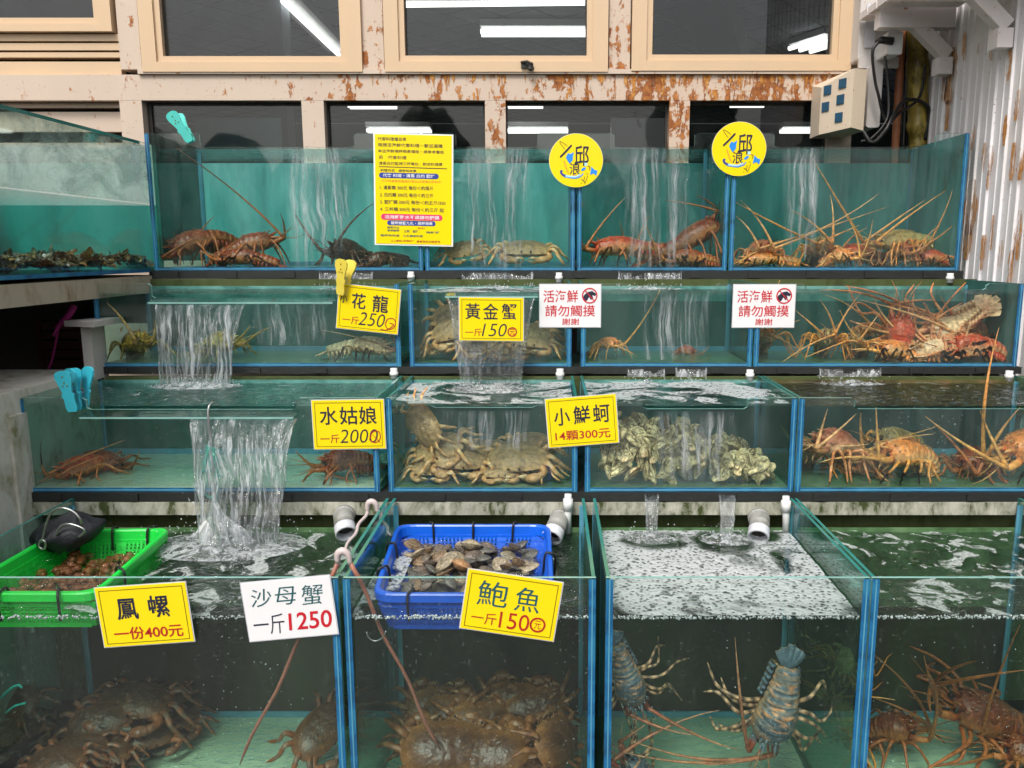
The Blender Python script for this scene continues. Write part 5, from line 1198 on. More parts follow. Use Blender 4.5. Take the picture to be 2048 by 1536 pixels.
# ---- oysters
def oyster_mesh(seed):
    rr = random.Random(seed); m = MB(); L, W = 1.0, rr.uniform(.42, .6)
    bend = rr.uniform(-.15, .15); na = 22
    def outl(a):
        y = math.cos(a) * L / 2; x = math.sin(a) * W / 2 * (1 + .35 * math.cos(a)) ; j = 1 + .14 * noise.noise(Vector((math.cos(a) * 2 + seed, math.sin(a) * 2, 1)))
        return x * j + bend * math.cos(a * 1) ** 2, y * j
    for side in (1, -1):
        def fn(u, v, side=side):
            a = 2 * math.pi * u; X, Y = outl(a); q = v
            z = (.22 if side > 0 else .12) * (1 - q ** 2.2) + .035 * math.floor(q * 6) / 6 * (1 - q) * 4 * .3 + .03 * noise.noise(Vector((X * q * 8, Y * q * 8, seed)))
            z += .025 * math.sin(q * 32) * (.4 + q) * (1 if q < .98 else .2)
            return (X * q, Y * q, side * z + (.02 * side if q > .9 else 0))
        k = len(m.v); m.grid(na, 11, fn, 0, None, wrap=True, flip=side < 0)
        for j in range(11):
            for i in range(na):
                f = noise.noise(Vector((i * .9, j * .55, seed))) + .5; dk = (.07, .06, .03); lt = (.88, .76, .54); c = mix3(dk, lt, max(0, min(1, f * 1.1 + (.45 if j >= 9 else 0) - (.35 if j % 3 == 0 else 0))))
                m.c[k + j * na + i] = (*c, 1)
    return m.build('oyster', M['oyster'])
OM = []
for s in range(6): o = oyster_mesh(s + 3); OM.append(o.data); bpy.data.objects.remove(o)
rr = random.Random(77)
x0, x1, y0, y1, z0, z1 = TANKS['3c']
def heap(u):   # height of the heap against the glass
    pts = ((0, .165), (.12, .17), (.3, .15), (.5, .15), (.66, .135), (.8, .105), (.93, .07), (1, .045))
    for (a, h), (b, k) in zip(pts, pts[1:]):
        if u <= b: return h + (k - h) * (u - a) / (b - a)
    return .02
n_o = 0
for lay, (yo, cnt) in enumerate(((.03, 120), (.085, 84), (.16, 60))):
    for i in range(cnt):
        u = rr.random(); h = heap(u) * (1 + .12 * lay); s = rr.uniform(.055, .088)
        z = z0 + .025 + rr.random() ** .75 * max(.001, h - .03)
        o = bpy.data.objects.new('oyster', OM[rr.randrange(6)]); COL.objects.link(o)
        o.location = (x0 + .05 + (x1 - x0 - .10) * u, y0 + yo + rr.uniform(-.012, .02), z); o.scale = (s, s, s * rr.uniform(.8, 1.2))
        o.rotation_euler = (R(rr.uniform(20, 100)), R(rr.uniform(-40, 40)), R(rr.uniform(0, 360)))
        tag(o, 'rough cream and dark shelled oyster in the heap in the third row tank', 'oyster', 'oysters heaped in the third row tank')
# ================================================================== SIGNS
_tc = {}
def text_geo(s, bold):
    key = (s, bold)
    if key not in _tc:
        cu = bpy.data.curves.new('t', 'FONT'); cu.body = s; cu.size = 1; cu.offset = bold; cu.resolution_u = 4
        o = bpy.data.objects.new('t', cu); COL.objects.link(o); dg = bpy.context.evaluated_depsgraph_get()
        me = bpy.data.meshes.new_from_object(o.evaluated_get(dg))
        vs = [(v.co.x, v.co.y) for v in me.vertices]; fs = [tuple(p.vertices) for p in me.polygons]
        bpy.data.objects.remove(o); bpy.data.curves.remove(cu); bpy.data.meshes.remove(me)
        xs = [v[0] for v in vs]; ys = [v[1] for v in vs]
        _tc[key] = ([((x - min(xs)) / (max(xs) - min(xs) + 1e-9), (y - min(ys)) / (max(ys) - min(ys) + 1e-9)) for x, y in vs], fs)
    return _tc[key]
class Card:
    """a flat card in its own plane: u along x, v down; built on an Empty that holds position and tilt"""
    def __init__(s, label, cat, corners, Y, name='price_sign', group=None, tiltback=0):
        tl, tr, br, bl = [at(a, b, Y) for a, b in corners]
        s.w = ((tr - tl).length + (br - bl).length) / 2; s.h = ((bl - tl).length + (br - tr).length) / 2
        ang = math.atan2((tr - tl).z + (br - bl).z, (tr - tl).x + (br - bl).x)
        s.e = empty(name, (tl + tr + br + bl) / 4, label, cat, group, (R(tiltback), -ang, 0)); s.k = 0
    def P(s, u, v): return ((u - .5) * s.w, (.5 - v) * s.h)
    def add(s, mb, name, mat):
        o = mb.build(name, mat); o.parent = s.e; return o
    def poly(s, pts, y0, y1, name, mat):
        m = MB(); m.prism([s.P(*p) for p in pts], (0, y0, 0), (1, 0, 0), (0, 0, 1), (0, y1 - y0, 0)); return s.add(m, name, mat)
    def plate(s, mat, margin=.0, y=-.003, lam=True, r=.012):
        if lam: s.poly([(-.012, -.016), (1.012, -.016), (1.012, 1.016), (-.012, 1.016)], -.0012, 0, 'laminate', M['lam'])
        s.poly([(0, 0), (1, 0), (1, 1), (0, 1)], -.0024, -.0013, 'card', mat)
    def border(s, a, b, t, mat):
        m = MB(); y = -.0030
        A_ = [(a, b), (1 - a, b), (1 - a, 1 - b), (a, 1 - b)]; ta, tb = t, t * s.w / s.h
        B_ = [(a + ta, b + tb), (1 - a - ta, b + tb), (1 - a - ta, 1 - b - tb), (a + ta, 1 - b - tb)]
        vs = [(s.P(*p)[0], y, s.P(*p)[1]) for p in A_ + B_]
        m.add(vs, [(i, (i + 1) % 4, 4 + (i + 1) % 4, 4 + i) for i in range(4)]); return s.add(m, 'border_line', mat)
    def text(s, items, mat, bold=.012, y=-.0032, name='lettering', shear=0):
        m = MB()
        for it in items:
            txt, u0, v0, u1, v1 = it[:5]; vs, fs = text_geo(txt, it[5] if len(it) > 5 else bold)
            P = []
            for a, b in vs:
                u = u0 + (u1 - u0) * a + shear * (b - .5) * (v1 - v0); v = v1 + (v0 - v1) * b; q = s.P(u, v); P.append((q[0], y, q[1]))
            m.add(P, fs)
        return s.add(m, name, mat)
    def stroke(s, paths, mat, wd=.02, y=-.0034, name='lettering'):
        """hand strokes: list of point lists in u, v"""
        m = MB()
        for pts in paths:
            q = [s.P(*p) for p in pts]; q = [Vector((a, 0, b)) for a, b in q]
            if len(q) > 2: q = smooth_path(q, len(q) * 6)
            n = len(q); vs = []
            for i, p in enumerate(q):
                t = (q[min(i + 1, n - 1)] - q[max(0, i - 1)]).normalized(); nn = Vector((-t.z, 0, t.x)); wv = wd * s.w * (1 if 0 < i < n - 1 else .7)
                vs += [p + nn * wv / 2 + V(0, y, 0), p - nn * wv / 2 + V(0, y, 0)]
            m.add(vs, [(2 * i, 2 * i + 1, 2 * i + 3, 2 * i + 2) for i in range(n - 1)])
        return s.add(m, name, mat)
    def ring(s, u, v, r, mat, t=.16, name='lettering', y=-.0034):
        a = s.w / s.h
        s.stroke([[(u + r * math.cos(g), v + r * a * math.sin(g)) for g in [i * 2 * math.pi / 14 + .4 for i in range(15)]]], mat, r * t * 2, y, name)
SG = 'price signs on the tanks'
def yellow(label, corners, Y, **k):
    c = Card(label, 'price sign', corners, Y, group=SG, **k); c.plate(M['yellow']); c.border(.035, .045, .009, M['line_ink']); return c
c = yellow('tilted yellow price card held by the yellow peg on the second row waterfall tank', [(681, 567), (803, 581), (793, 668), (671, 655)], YT[2] - .02)
c.text([('小', .03, .22, .15, .42), ('花', .22, .17, .45, .52), ('龍', .56, .16, .82, .55)], M['ink']); c.text([('一斤', .09, .70, .36, .88)], M['dkred_ink'], .008); c.text([('250', .37, .58, .78, .88, -.008)], M['ink'], shear=.15)
c.stroke([[(.79, .80), (.83, .68), (.92, .66), (.96, .76), (.92, .88), (.84, .90), (.79, .80)], [(.72, .92), (.82, .93), (.93, .80), (.86, .76)]], M['dkred_ink'], .016)
c = yellow('yellow price card hanging in the waterfall of the golden crab tank', [(920, 595), (1047, 596), (1046, 682), (918, 680)], YT[2] - .115)
c.text([('黃', .09, .13, .33, .50), ('金', .37, .13, .61, .50), ('蟹', .66, .13, .90, .50)], M['ink'], .008); c.text([('一斤', .09, .72, .35, .90)], M['dkred_ink'], .008); c.text([('150', .37, .60, .74, .90, -.008)], M['ink'], shear=.15); c.ring(.83, .79, .066, M['dkred_ink']); c.text([('元', .79, .72, .87, .86)], M['dkred_ink'])
c = yellow('yellow price card on the third row, at the waterfall tank post', [(624, 801), (767, 799), (771, 896), (629, 898)], YT[3] - .008)
c.text([('水', .10, .13, .35, .50), ('姑', .38, .13, .63, .50), ('娘', .65, .13, .90, .50)], M['ink'], .010); c.text([('一斤', .09, .70, .36, .88)], M['dkred_ink'], .008); c.text([('2000', .38, .60, .90, .88, -.008)], M['ink'], shear=.12); c.stroke([[(.78, .82), (.83, .66), (.92, .66), (.93, .80), (.86, .88), (.78, .82)], [(.83, .72), (.93, .88)]], M['dkred_ink'], .014)
c = yellow('tilted yellow price card on the third row at the oyster tank', [(1090, 799), (1231, 788), (1237, 884), (1099, 895)], YT[3] - .008)
c.text([('小', .10, .20, .33, .56), ('鮮', .38, .18, .62, .56), ('蚵', .66, .18, .90, .56)], M['ink'], .012); c.text([('14顆300元', .10, .68, .89, .88)], M['dkred_ink'], .012)
c = yellow('tilted yellow price card on the bottom row under the green basket', [(193, 1176), (371, 1164), (388, 1281), (208, 1294)], YT[4] - .008)
c.text([('鳳', .20, .20, .44, .56), ('螺', .55, .18, .79, .56)], M['ink'], .016); c.text([('一份400元', .13, .68, .90, .90)], M['dkred_ink'], .016)
c = yellow('tilted yellow price card on the bottom row against the blue basket', [(938, 1138), (1124, 1165), (1107, 1282), (920, 1254)], YT[4] - .012)
c.text([('鮑', .13, .14, .45, .56), ('魚', .53, .16, .80, .57)], M['green_ink'], .0); c.text([('一斤', .10, .68, .37, .88), ('150', .40, .62, .72, .90, .0)], M['dkred_ink'], .004); c.ring(.81, .76, .075, M['dkred_ink'], .14); c.text([('元', .775, .69, .845, .83)], M['dkred_ink'], .0)
c = Card('white handwritten price card on the bottom row beside the tank post', 'price sign', [(484, 1166), (659, 1151), (676, 1266), (499, 1283)], YT[4] - .010, group=SG); c.plate(M['white'])
c.text([('沙', .09, .12, .32, .42), ('母', .36, .12, .60, .42), ('蟹', .66, .12, .90, .46)], M['green_ink'], -.002, shear=.1); c.text([('一斤', .07, .56, .42, .90)], M['ink'], -.004, shear=.06); c.text([('1250', .47, .57, .96, .87, .012)], M['red_ink'], shear=.06)
def notouch(label, corners):
    c = Card(label, 'notice', corners, YT[2] - .006, 'warning_sign', 'no-touching notices'); c.plate(M['white'])
    c.text([('活海鮮', .06, .13, .63, .42), ('請勿觸摸', .09, .48, .91, .75), ('謝謝', .37, .79, .65, .95)], M['red_ink'], .008)
    # hand pictogram, then the ring and bar over it
    c.poly([(.72, .26), (.78, .18), (.86, .15), (.93, .22), (.91, .27), (.86, .25), (.88, .32), (.84, .36), (.81, .29), (.78, .37), (.74, .40), (.71, .34)], -.0032, -.0025, 'pictogram', M['ink'])
    c.ring(.82, .26, .118, M['red_ink'], .09, 'pictogram', -.0036); c.stroke([[(.745, .14), (.895, .38)]], M['red_ink'], .022, -.0036, 'pictogram')
notouch('white no-touching notice in red letters beside the golden crab tank', [(1080, 569), (1201, 569), (1201, 654), (1079, 654)])
notouch('white no-touching notice in red letters above the thin orange lobster', [(1467, 570), (1591, 569), (1587, 655), (1465, 654)])
# --- yellow notice with small print
c = Card('tall yellow laminated notice of small print hung on the top row tanks', 'notice', [(751, 269), (905, 271), (902, 491), (751, 486)], YT[1] - .012, 'menu_sign')
c.poly([(-.02, -.012), (1.02, -.012), (1.02, 1.014), (-.02, 1.014)], -.0012, 0, 'laminate', M['white']); c.poly([(0, 0), (1, 0), (1, 1), (0, 1)], -.0024, -.0013, 'card', M['yellow'])
c.text([('代客料理價目表', .04, .025, .41, .058), ('現撈活海鮮代客料理－歡迎選購', .04, .078, .88, .112), ('本店海鮮現秤現煮價格・請參考看板', .04, .135, .90, .165), ('另　代客料理', .05, .19, .41, .222), ('清蒸白灼鹽烤三杯每份．酌收料理費', .05, .246, .88, .276)], M['ink'], .004)
c.stroke([[(.05, .292), (.94, .298)]], M['ink'], .012); c.text([('料理方式　請告知店員', .07, .312, .54, .336)], M['ink'], .014)
def pill(u0, v0, u1, v1, mat):
    rx = (v1 - v0) / 2 * c.h / c.w; pts = []
    for k in range(9): a = R(-90 + 22.5 * k); pts.append((u1 - rx + rx * math.cos(a), (v0 + v1) / 2 + (v1 - v0) / 2 * math.sin(a)))
    for k in range(9): a = R(90 + 22.5 * k); pts.append((u0 + rx + rx * math.cos(a), (v0 + v1) / 2 + (v1 - v0) / 2 * math.sin(a)))
    c.poly(pts[::-1], -.0030, -.0025, 'banner', mat)
pill(.05, .345, .83, .395, M['blue_ink']); c.text([('代客 料理・清蒸 白灼 鹽烤', .10, .354, .78, .386)], M['white'], .012, -.0034)
c.text([('每斤料理費依重量計算並以現場公告為準．．', .08, .408, .92, .432)], M['orange_ink'], .01)
for i, (a, b) in enumerate((('1. 清蒸類 300元 每份＜約兩斤', .72), ('2. 白灼類 300元 每份＜約三斤', .72), ('3. 鹽烤類.300元 每份＜約五斤/350', .88), ('4. 三杯類.300元 每份＜約三斤 起', .86))): c.text([(a, .06, .462 + .066 * i, .06 + b - .02, .500 + .066 * i)], M['ink'], .008)
pill(.07, .722, .88, .778, M['pink_ink']); c.text([('活海鮮離水不退請勿觸摸', .12, .733, .84, .767)], M['white'], .014, -.0034)
pill(.15, .782, .79, .828, M['blue_ink']); c.text([('龍蝦螃蟹九孔・現秤現煮', .20, .790, .75, .820)], M['white'], .012, -.0034)
c.text([('龍蝦沙拉', .15, .838, .31, .858), ('清蒸龍蝦', .15, .865, .31, .886), ('三杯、鹽烤、', .37, .868, .58, .892), ('海鮮粥', .66, .876, .84, .896), ('龍蝦味噌湯', .06, .912, .31, .932), ('九孔鮑魚料理', .36, .912, .62, .934)], M['green_ink'], .014)
c.text([('另計', .55, .842, .65, .856), ('以上價格依時價為準', .2, .962, .5, .98), ('謝謝您的光臨惠顧', .54, .962, .85, .984)], M['dkred_ink'], .014)
# --- two round logo signs
def round_sign(label, px, py, rp):
    Y = YT[1] - .014
    c = Card(label, 'sign', [(px - rp, py - rp), (px + rp, py - rp), (px + rp, py + rp), (px - rp, py + rp)], Y, 'round_sign', 'round yellow shop signs')
    P = [(.5 + .5 * math.cos(2 * math.pi * k / 64), .5 - .5 * math.sin(2 * math.pi * k / 64)) for k in range(64)]
    c.poly([(.5 + (x - .5) * 1.012, .5 + (y - .5) * 1.012) for x, y in P], -.0020, 0, 'rim', M['lam']); c.poly(P, -.0030, -.0021, 'disc', M['yellow'])
    y = -.0040
    c.stroke([[(.29, .29), (.20, .17), (.22, .15), (.34, .23)]], M['line_ink'], .012, y, 'emblem')
    c.stroke([[(.20, .44), (.30, .34), (.42, .21)]], M['ink'], .035, y, 'emblem')
    c.poly([(.31, .44), (.35, .36), (.39, .38), (.46, .34), (.44, .42), (.44, .49), (.38, .56), (.34, .50)][::-1], y, y + .0006, 'emblem', M['sky_ink'])
    c.text([('邱', .47, .22, .74, .60)], M['ink'], .012, y, 'emblem')
    c.poly([(.65, .50), (.71, .50), (.71, .60), (.65, .60)][::-1], y + .0002, y + .0007, 'emblem', M['pale_ink'])
    c.text([('浪', .38, .54, .58, .77)], M['ink'], .008, y, 'emblem')
    c.stroke([[(.24, .68), (.22, .72), (.26, .77), (.33, .79)]], M['blue_ink'], .04, y, 'emblem'); c.stroke([[(.27, .80), (.38, .82), (.48, .83), (.58, .80), (.64, .74)]], M['sky_ink'], .018, y, 'emblem'); c.stroke([[(.30, .785), (.40, .80), (.50, .80), (.58, .76)]], M['pale_ink'], .03, y - .0002, 'emblem')
    c.stroke([[(.27, .50), (.31, .62), (.36, .74)]], M['orange_ink'], .02, y, 'emblem'); c.poly([(.42, .79), (.47, .765), (.53, .77), (.50, .80)], y, y + .0005, 'emblem', M['orange_ink'])
    q = [(.64 + .045 * math.cos(g), .66 + .03 * math.sin(g) - .02 * math.cos(g)) for g in [k * .4488 for k in range(14)]]; c.poly(q[::-1], y, y + .0005, 'emblem', M['sky_ink'])
    c.poly([(.79, .61), (.84, .67), (.90, .69), (.88, .79), (.83, .74), (.76, .77)], y, y + .0005, 'emblem', M['sky_ink'])
    c.stroke([[(.72, .60), (.76, .62), (.75, .68)], [(.70, .73), (.72, .76)], [(.60, .85), (.65, .89), (.67, .93)], [(.66, .80), (.65, .88)], [(.72, .78), (.68, .91)], [(.59, .93), (.61, .92)]], M['line_ink'], .018, y, 'emblem')
round_sign('round yellow shop sign on the post between the crab and red lobster tanks', 1152, 321, 53.5)
round_sign('round yellow shop sign set higher, on the post of the fullest top tank', 1478, 298, 54)

# ================================================================== PEGS
def peg(label, base, tip, Y, mat, gap=16, n=1, turn=0):
    """sprung peg: two paddle arms joined by a coil, jaws at base, handles at tip (pixels at depth Y)"""
    b, t = at(*base, Y), at(*tip, Y); ax = (t - b); L = ax.length; ax.normalize(); sd = V(ax.z, 0, -ax.x); dp = V(0, -1, 0)
    sd, dp = (sd * math.cos(R(turn)) + dp * math.sin(R(turn))), (dp * math.cos(R(turn)) - sd * math.sin(R(turn)))
    e = empty('clothes_peg', b, label, 'clothes peg', 'plastic pegs on the tanks')
    prof = [(0, .10), (.10, .13), (.30, .12), (.42, .15), (.46, .11), (.62, .14), (.80, .19), (.92, .185), (.98, .12), (1.0, .05)]
    for s in (-1, 1):
        m = MB(); left = [(y, -w_) for y, w_ in prof]; right = [(y, w_) for y, w_ in prof[::-1]]
        o_ = b + dp * (.006 * s)
        tilt = ax + dp * s * (.16); tilt.normalize()
        m.prism([(w_ * L, y * L) for y, w_ in left + right], o_ + dp * s * .001, sd, tilt, dp * s * .006)
        o = part(m, 'arm', mat, e)
        for (u, v) in ((.0, .86), (.0, .72), (-.05, .64), (.05, .64)):
            h = MB(); c0 = o_ + tilt * v * L + sd * u * L + dp * s * .0072; h.ell(c0, (.0028, .0028, .0028), 6, 5); q = h.build('rivet_dot', M['line_ink'], o)
    m = MB(); c0 = b + ax * L * .44
    for k in range(4): m.tube([c0 + sd * (.006 - .004 * k) + (ax * math.cos(g) + dp * math.sin(g)) * .008 for g in [i * .6981 for i in range(10)]], .0012, 5)
    part(m, 'spring', M['wire'], e)
peg('teal peg clipped on the corner top tank rim, tilted', (383, 284), (346, 226), YT[1], M['teal_clip'])
peg('pale yellow peg pinching the corner of the tilted price card', (684, 590), (693, 518), YT[2] - .03, M['yellow_clip'], turn=20)
peg('light blue peg at the end of the long spout lip, outer one', (150, 822), (134, 738), YT[3] - .015, M['blue_clip'])
peg('light blue peg leaning the other way behind the outer blue one', (163, 818), (158, 734), YT[3] + .015, M['blue_clip'], turn=25)

# ================================================================== BASKETS
def basket(label, corners_top, zt, depth, taper, mat, rim_w=.02, straps=()):
    """open perforated basket; corners_top: four world (x, y) points, counter-clockwise from front-left"""
    P = [Vector((x, y, 0)) for x, y in corners_top]; c = sum(P, Vector()) / 4
    e = empty('basket', (c.x, c.y, zt - depth), label, 'basket')
    def rounded(scale, off=0, n=6, rad=.05):
        out = []
        for i in range(4):
            p, a, b = P[i], P[i - 1], P[(i + 1) % 4]; q = c + (p - c) * scale
            da, db = (a - p).normalized(), (b - p).normalized()
            q = q - (da + db).normalized() * off
            for k in range(n):
                t = k / (n - 1); s0, s1 = q + da * rad, q + db * rad; out.append(s0 * (1 - t) ** 2 + q * 2 * t * (1 - t) + s1 * t * t)
        return out
    def ring(mb, loops):
        n = len(loops[0]); vs = [v for l in loops for v in l]
        mb.add(vs, [(k * n + i, k * n + (i + 1) % n, (k + 1) * n + (i + 1) % n, (k + 1) * n + i) for k in range(len(loops) - 1) for i in range(n)], 0, sm=False)
    Zv = lambda l, z: [Vector((p.x, p.y, z)) for p in l]
    ra, rb = rounded(1, rim_w), rounded(1, 0)
    m = MB(); ring(m, [Zv(ra, zt - .022), Zv(ra, zt - .004), Zv(rounded(1, rim_w - .004), zt), Zv(rounded(1, .004), zt), Zv(rb, zt - .004), Zv(rounded(1 - taper * .1, 0), zt - .03), Zv(rounded(1 - taper * .1, .003), zt - .03), Zv(rounded(1, .004), zt - .02), Zv(ra, zt - .022)])
    part(m, 'rim', mat, e)
    # lattice walls: posts and rails between rim and base
    for i in range(4):
        a, b = P[i], P[(i + 1) % 4]; L = (b - a).length; d = (b - a).normalized(); inn = (c - (a + b) / 2); inn = (inn - d * inn.dot(d)).normalized()
        m = MB(); n = int(L / .0135)
        def pt(s_, f): p = a + d * (L * s_); k = c + (p - c) * (1 - taper * f); return Vector((k.x, k.y, zt - .028 - (depth - .03) * f))
        for k in range(n + 1):
            s_ = .06 + .88 * k / n; wide = .0055 if k % 9 else .024
            m.bar(pt(s_, 0), pt(s_, 1), wide, .004, up=inn)
        for f, h in ((.12, .014), (.30, .005), (.46, .005), (.62, .005), (.78, .006), (.97, .02)): m.bar(pt(.02, f), pt(.98, f), .0045, h, up=(0, 0, 1))
        for s_ in (.0, 1.0):
            q = pt(s_, .5); m.bar(pt(.03 if s_ == 0 else .97, 0), pt(.03 if s_ == 0 else .97, 1), .03, .005, up=inn)
        part(m, 'wall_panel', mat, e)
    m = MB(); fl = Zv(rounded(1 - taper, .0), zt - depth + .002); n = len(fl); m.add(fl + [v + V(0, 0, .004) for v in fl], [tuple(range(n - 1, -1, -1)), tuple(range(n, 2 * n))] + [(i, (i + 1) % n, n + (i + 1) % n, n + i) for i in range(n)]); part(m, 'base', mat, e)
    for (i, s_) in straps:
        a, b = P[i], P[(i + 1) % 4]; p = a.lerp(b, s_); inn = (c - p).normalized(); m = MB()
        out = -inn * rim_w
        m.tube(smooth_path([p + inn * .012 + V(0, 0, zt - .06), p + inn * .006 + V(0, 0, zt + .002), p + out * .5 + V(0, 0, zt + .005), p + out * 1.15 + V(0, 0, zt - .006), p + out * .9 + V(0, 0, zt - .07)], 14), .0034, 6); part(m, 'cable_tie', M['cable'], e)
    return e
ZB = ZWAT[4] + .045
bl = [at_z(757, 1183, ZB), at_z(1098, 1186, ZB), at_z(1092, 1038, ZB + .02), at_z(800, 1038, ZB + .02)]
bl[0].y = max(bl[0].y, YT[4] + .06); bl[1].y = max(bl[1].y, YT[4] + .06)
print('blue', bl)
basket('blue perforated plastic basket floating full of clams', [(p.x, p.y) for p in bl], ZB, .105, .11, M['blue_basket'], straps=((2, .22), (2, .5), (2, .78), (0, .2), (0, .62), (0, .85), (1, .5), (3, .35), (3, .7)))
gl_ = [at_z(-120, 1196, ZB), at_z(178, 1187, ZB), at_z(328, 1046, ZB + .02), at_z(60, 1050, ZB + .02)]
print('green', gl_)
GR = basket('green perforated plastic basket floating with brown snails', [(max(p.x, TANKS['4a'][0] + .03), max(p.y, YT[4] + .07)) for p in gl_], ZB, .10, .10, M['green_basket'], .024, straps=((2, .15), (2, .5), (2, .85), (0, .35), (0, .75), (1, .3)))
# --- shellfish in the baskets
def clam_mesh(seed, pal):
    m = MB(); rr = random.Random(seed)
    for side in (1, -1):
        def fn(u, v):
            a = 2 * math.pi * u; q = v; X, Y = .5 * math.cos(a) * (1 + .05 * math.sin(a * 2 + seed)), .40 * math.sin(a) + .06 * math.cos(a) ** 2
            z = side * (.20 * (1 - q ** 2.1) + .012 * math.sin(q * 44) * (1 if q < .97 else 0)); return (X * q, Y * q + .12 * (1 - q), z)
        k = len(m.v); m.grid(26, 15, fn, 0, None, wrap=True, flip=side < 0)
        for j in range(15):
            t = rr.random() * .5 + (.5 if j % 3 == 0 else 0)
            for i in range(26): f = max(0, min(1, t + .45 * noise.noise(Vector((i * .7, j * .3, seed))))); m.c[k + j * 26 + i] = (*mix3(pal[0], pal[1], f), 1)
    return m.build('clam', M['clam'])
CLP = [((.07, .075, .08), (.24, .25, .24)), ((.14, .10, .07), (.42, .32, .22)), ((.30, .27, .2), (.62, .56, .44)), ((.10, .09, .085), (.35, .30, .26)), ((.45, .24, .12), (.66, .45, .26))]
CLM = []
for s, p in enumerate(CLP): o = clam_mesh(s + 1, p); CLM.append(o.data); bpy.data.objects.remove(o)
rr = random.Random(5)
def put(name, mesh, p, s, rot, label, cat, group):
    o = bpy.data.objects.new(name, mesh); COL.objects.link(o); o.location = p; o.scale = s if isinstance(s, tuple) else (s,) * 3; o.rotation_euler = rot; return tag(o, label, cat, group)
fl, fr, brr, bll = bl
def inb(u, v, z): a, b = fl.lerp(fr, u), bll.lerp(brr, u); p = a.lerp(b, v); return Vector((p.x, p.y, z))
for i in range(165):
    u, v = rr.uniform(.10, .90), rr.uniform(.08, .90); lay = i / 165
    k = rr.choice((0, 0, 1, 2, 3, 3)); zz = ZWAT[4] - .03 + .042 * lay + .012 * rr.random() - .02 * max(0, v - .6)
    put('clam', CLM[k], inb(u, v, zz), rr.uniform(.046, .068), (R(rr.uniform(-35, 45)), R(rr.uniform(-35, 35)), R(rr.uniform(0, 360))), 'grey and brown clam heaped in the blue basket', 'clam', 'clams in the blue basket')
for (px, py, k, s, lab) in ((925, 1130, 4, .075, 'orange-tan clam showing its flesh beside the abalone price card'), (890, 1125, 2, .072, 'pale cream clam at the middle of the blue basket'), (945, 1090, 2, .078, 'large striped pale clam at the back of the blue basket'), (828, 1090, 1, .066, 'brown clam against the back corner of the blue basket')):
    p = at_z(px, py, ZWAT[4] + .03); put('clam', CLM[k], p, s, (R(25), R(10), R(rr.uniform(0, 360))), lab, 'clam', 'clams in the blue basket')
def snail_mesh():
    m = MB(); pts, ra, cs = [], [], []
    prof = [(-.5, .02), (-.42, .09), (-.36, .07), (-.30, .15), (-.23, .13), (-.15, .24), (-.06, .21), (.02, .31), (.2, .33), (.36, .22), (.48, .08), (.5, .01)]
    for j, (z, r) in enumerate(prof): pts.append((0, .02 * math.sin(j), z)); ra.append(r); cs.append((.20, .055, .015) if j % 3 else (.42, .2, .08))
    m.tube(pts, ra, 12, 0, cs); m.ell((.2, 0, .2), (.16, .10, .2), 10, 8, 0, (.3, .12, .05)); return m.build('snail', M['clam'])
o = snail_mesh(); SNM = o.data; bpy.data.objects.remove(o)
gq = [Vector((max(p.x, TANKS['4a'][0] + .03), max(p.y, YT[4] + .07), 0)) for p in gl_]
for i in range(190):
    u, v = rr.uniform(.10, .90), rr.uniform(.08, .90); a, b = gq[0].lerp(gq[1], u), gq[3].lerp(gq[2], u); p = a.lerp(b, v)
    s = rr.uniform(.030, .044); put('snail', SNM, (p.x, p.y, ZWAT[4] - .036 + .026 * rr.random()), s, (R(90 + rr.uniform(-30, 30)), R(rr.uniform(0, 360)), R(rr.uniform(0, 360))), 'small orange-brown snail in the green basket', 'snail', 'snails in the green basket')
# --- black mesh bag with wire hoops resting in the green basket
e = empty('mesh_bag', at_z(120, 1100, ZB), 'black mesh bag with bent wire hoops lying over the green basket', 'bag')
m = MB(); c0 = at_z(115, 1078, ZB + .005)
def bagf(u, v):
    a = 2 * math.pi * u; r = math.sin(math.pi * (.08 + .90 * v)) ; q = V(math.cos(a) * .095 * r, math.sin(a) * .07 * r, .12 * (v - .35))
    return c0 + q + V(.04 * v, .02, 0) + V(1, .6, .8) * .016 * noise.noise(Vector((math.cos(a) * 2.2, math.sin(a) * 2.2, v * 4)))
m.grid(30, 16, bagf, wrap=True); part(m, 'netting', M['mesh'], e)
def wirep(pts, r=.0032, name='hoop', mat='wire'):
    m = MB(); m.tube(smooth_path(pts, len(pts) * 7), r, 7); return part(m, name, M[mat], e)
Yb = c0.y - .05
wirep([at(84, 1085, Yb), at(92, 1050, Yb), at(104, 1024, Yb), at(124, 1016, Yb), at(148, 1024, Yb), at(162, 1042, Yb), at(164, 1058, Yb + .03)]); wirep([at(112, 1070, Yb), at(122, 1052, Yb), at(140, 1048, Yb), at(164, 1056, Yb), at(168, 1064, Yb), at(158, 1074, Yb)])
wirep([at(84, 1098, Yb), at(78, 1092, Yb), at(82, 1080, Yb), at(91, 1084, Yb), at(90, 1096, Yb), at(83, 1099, Yb)])
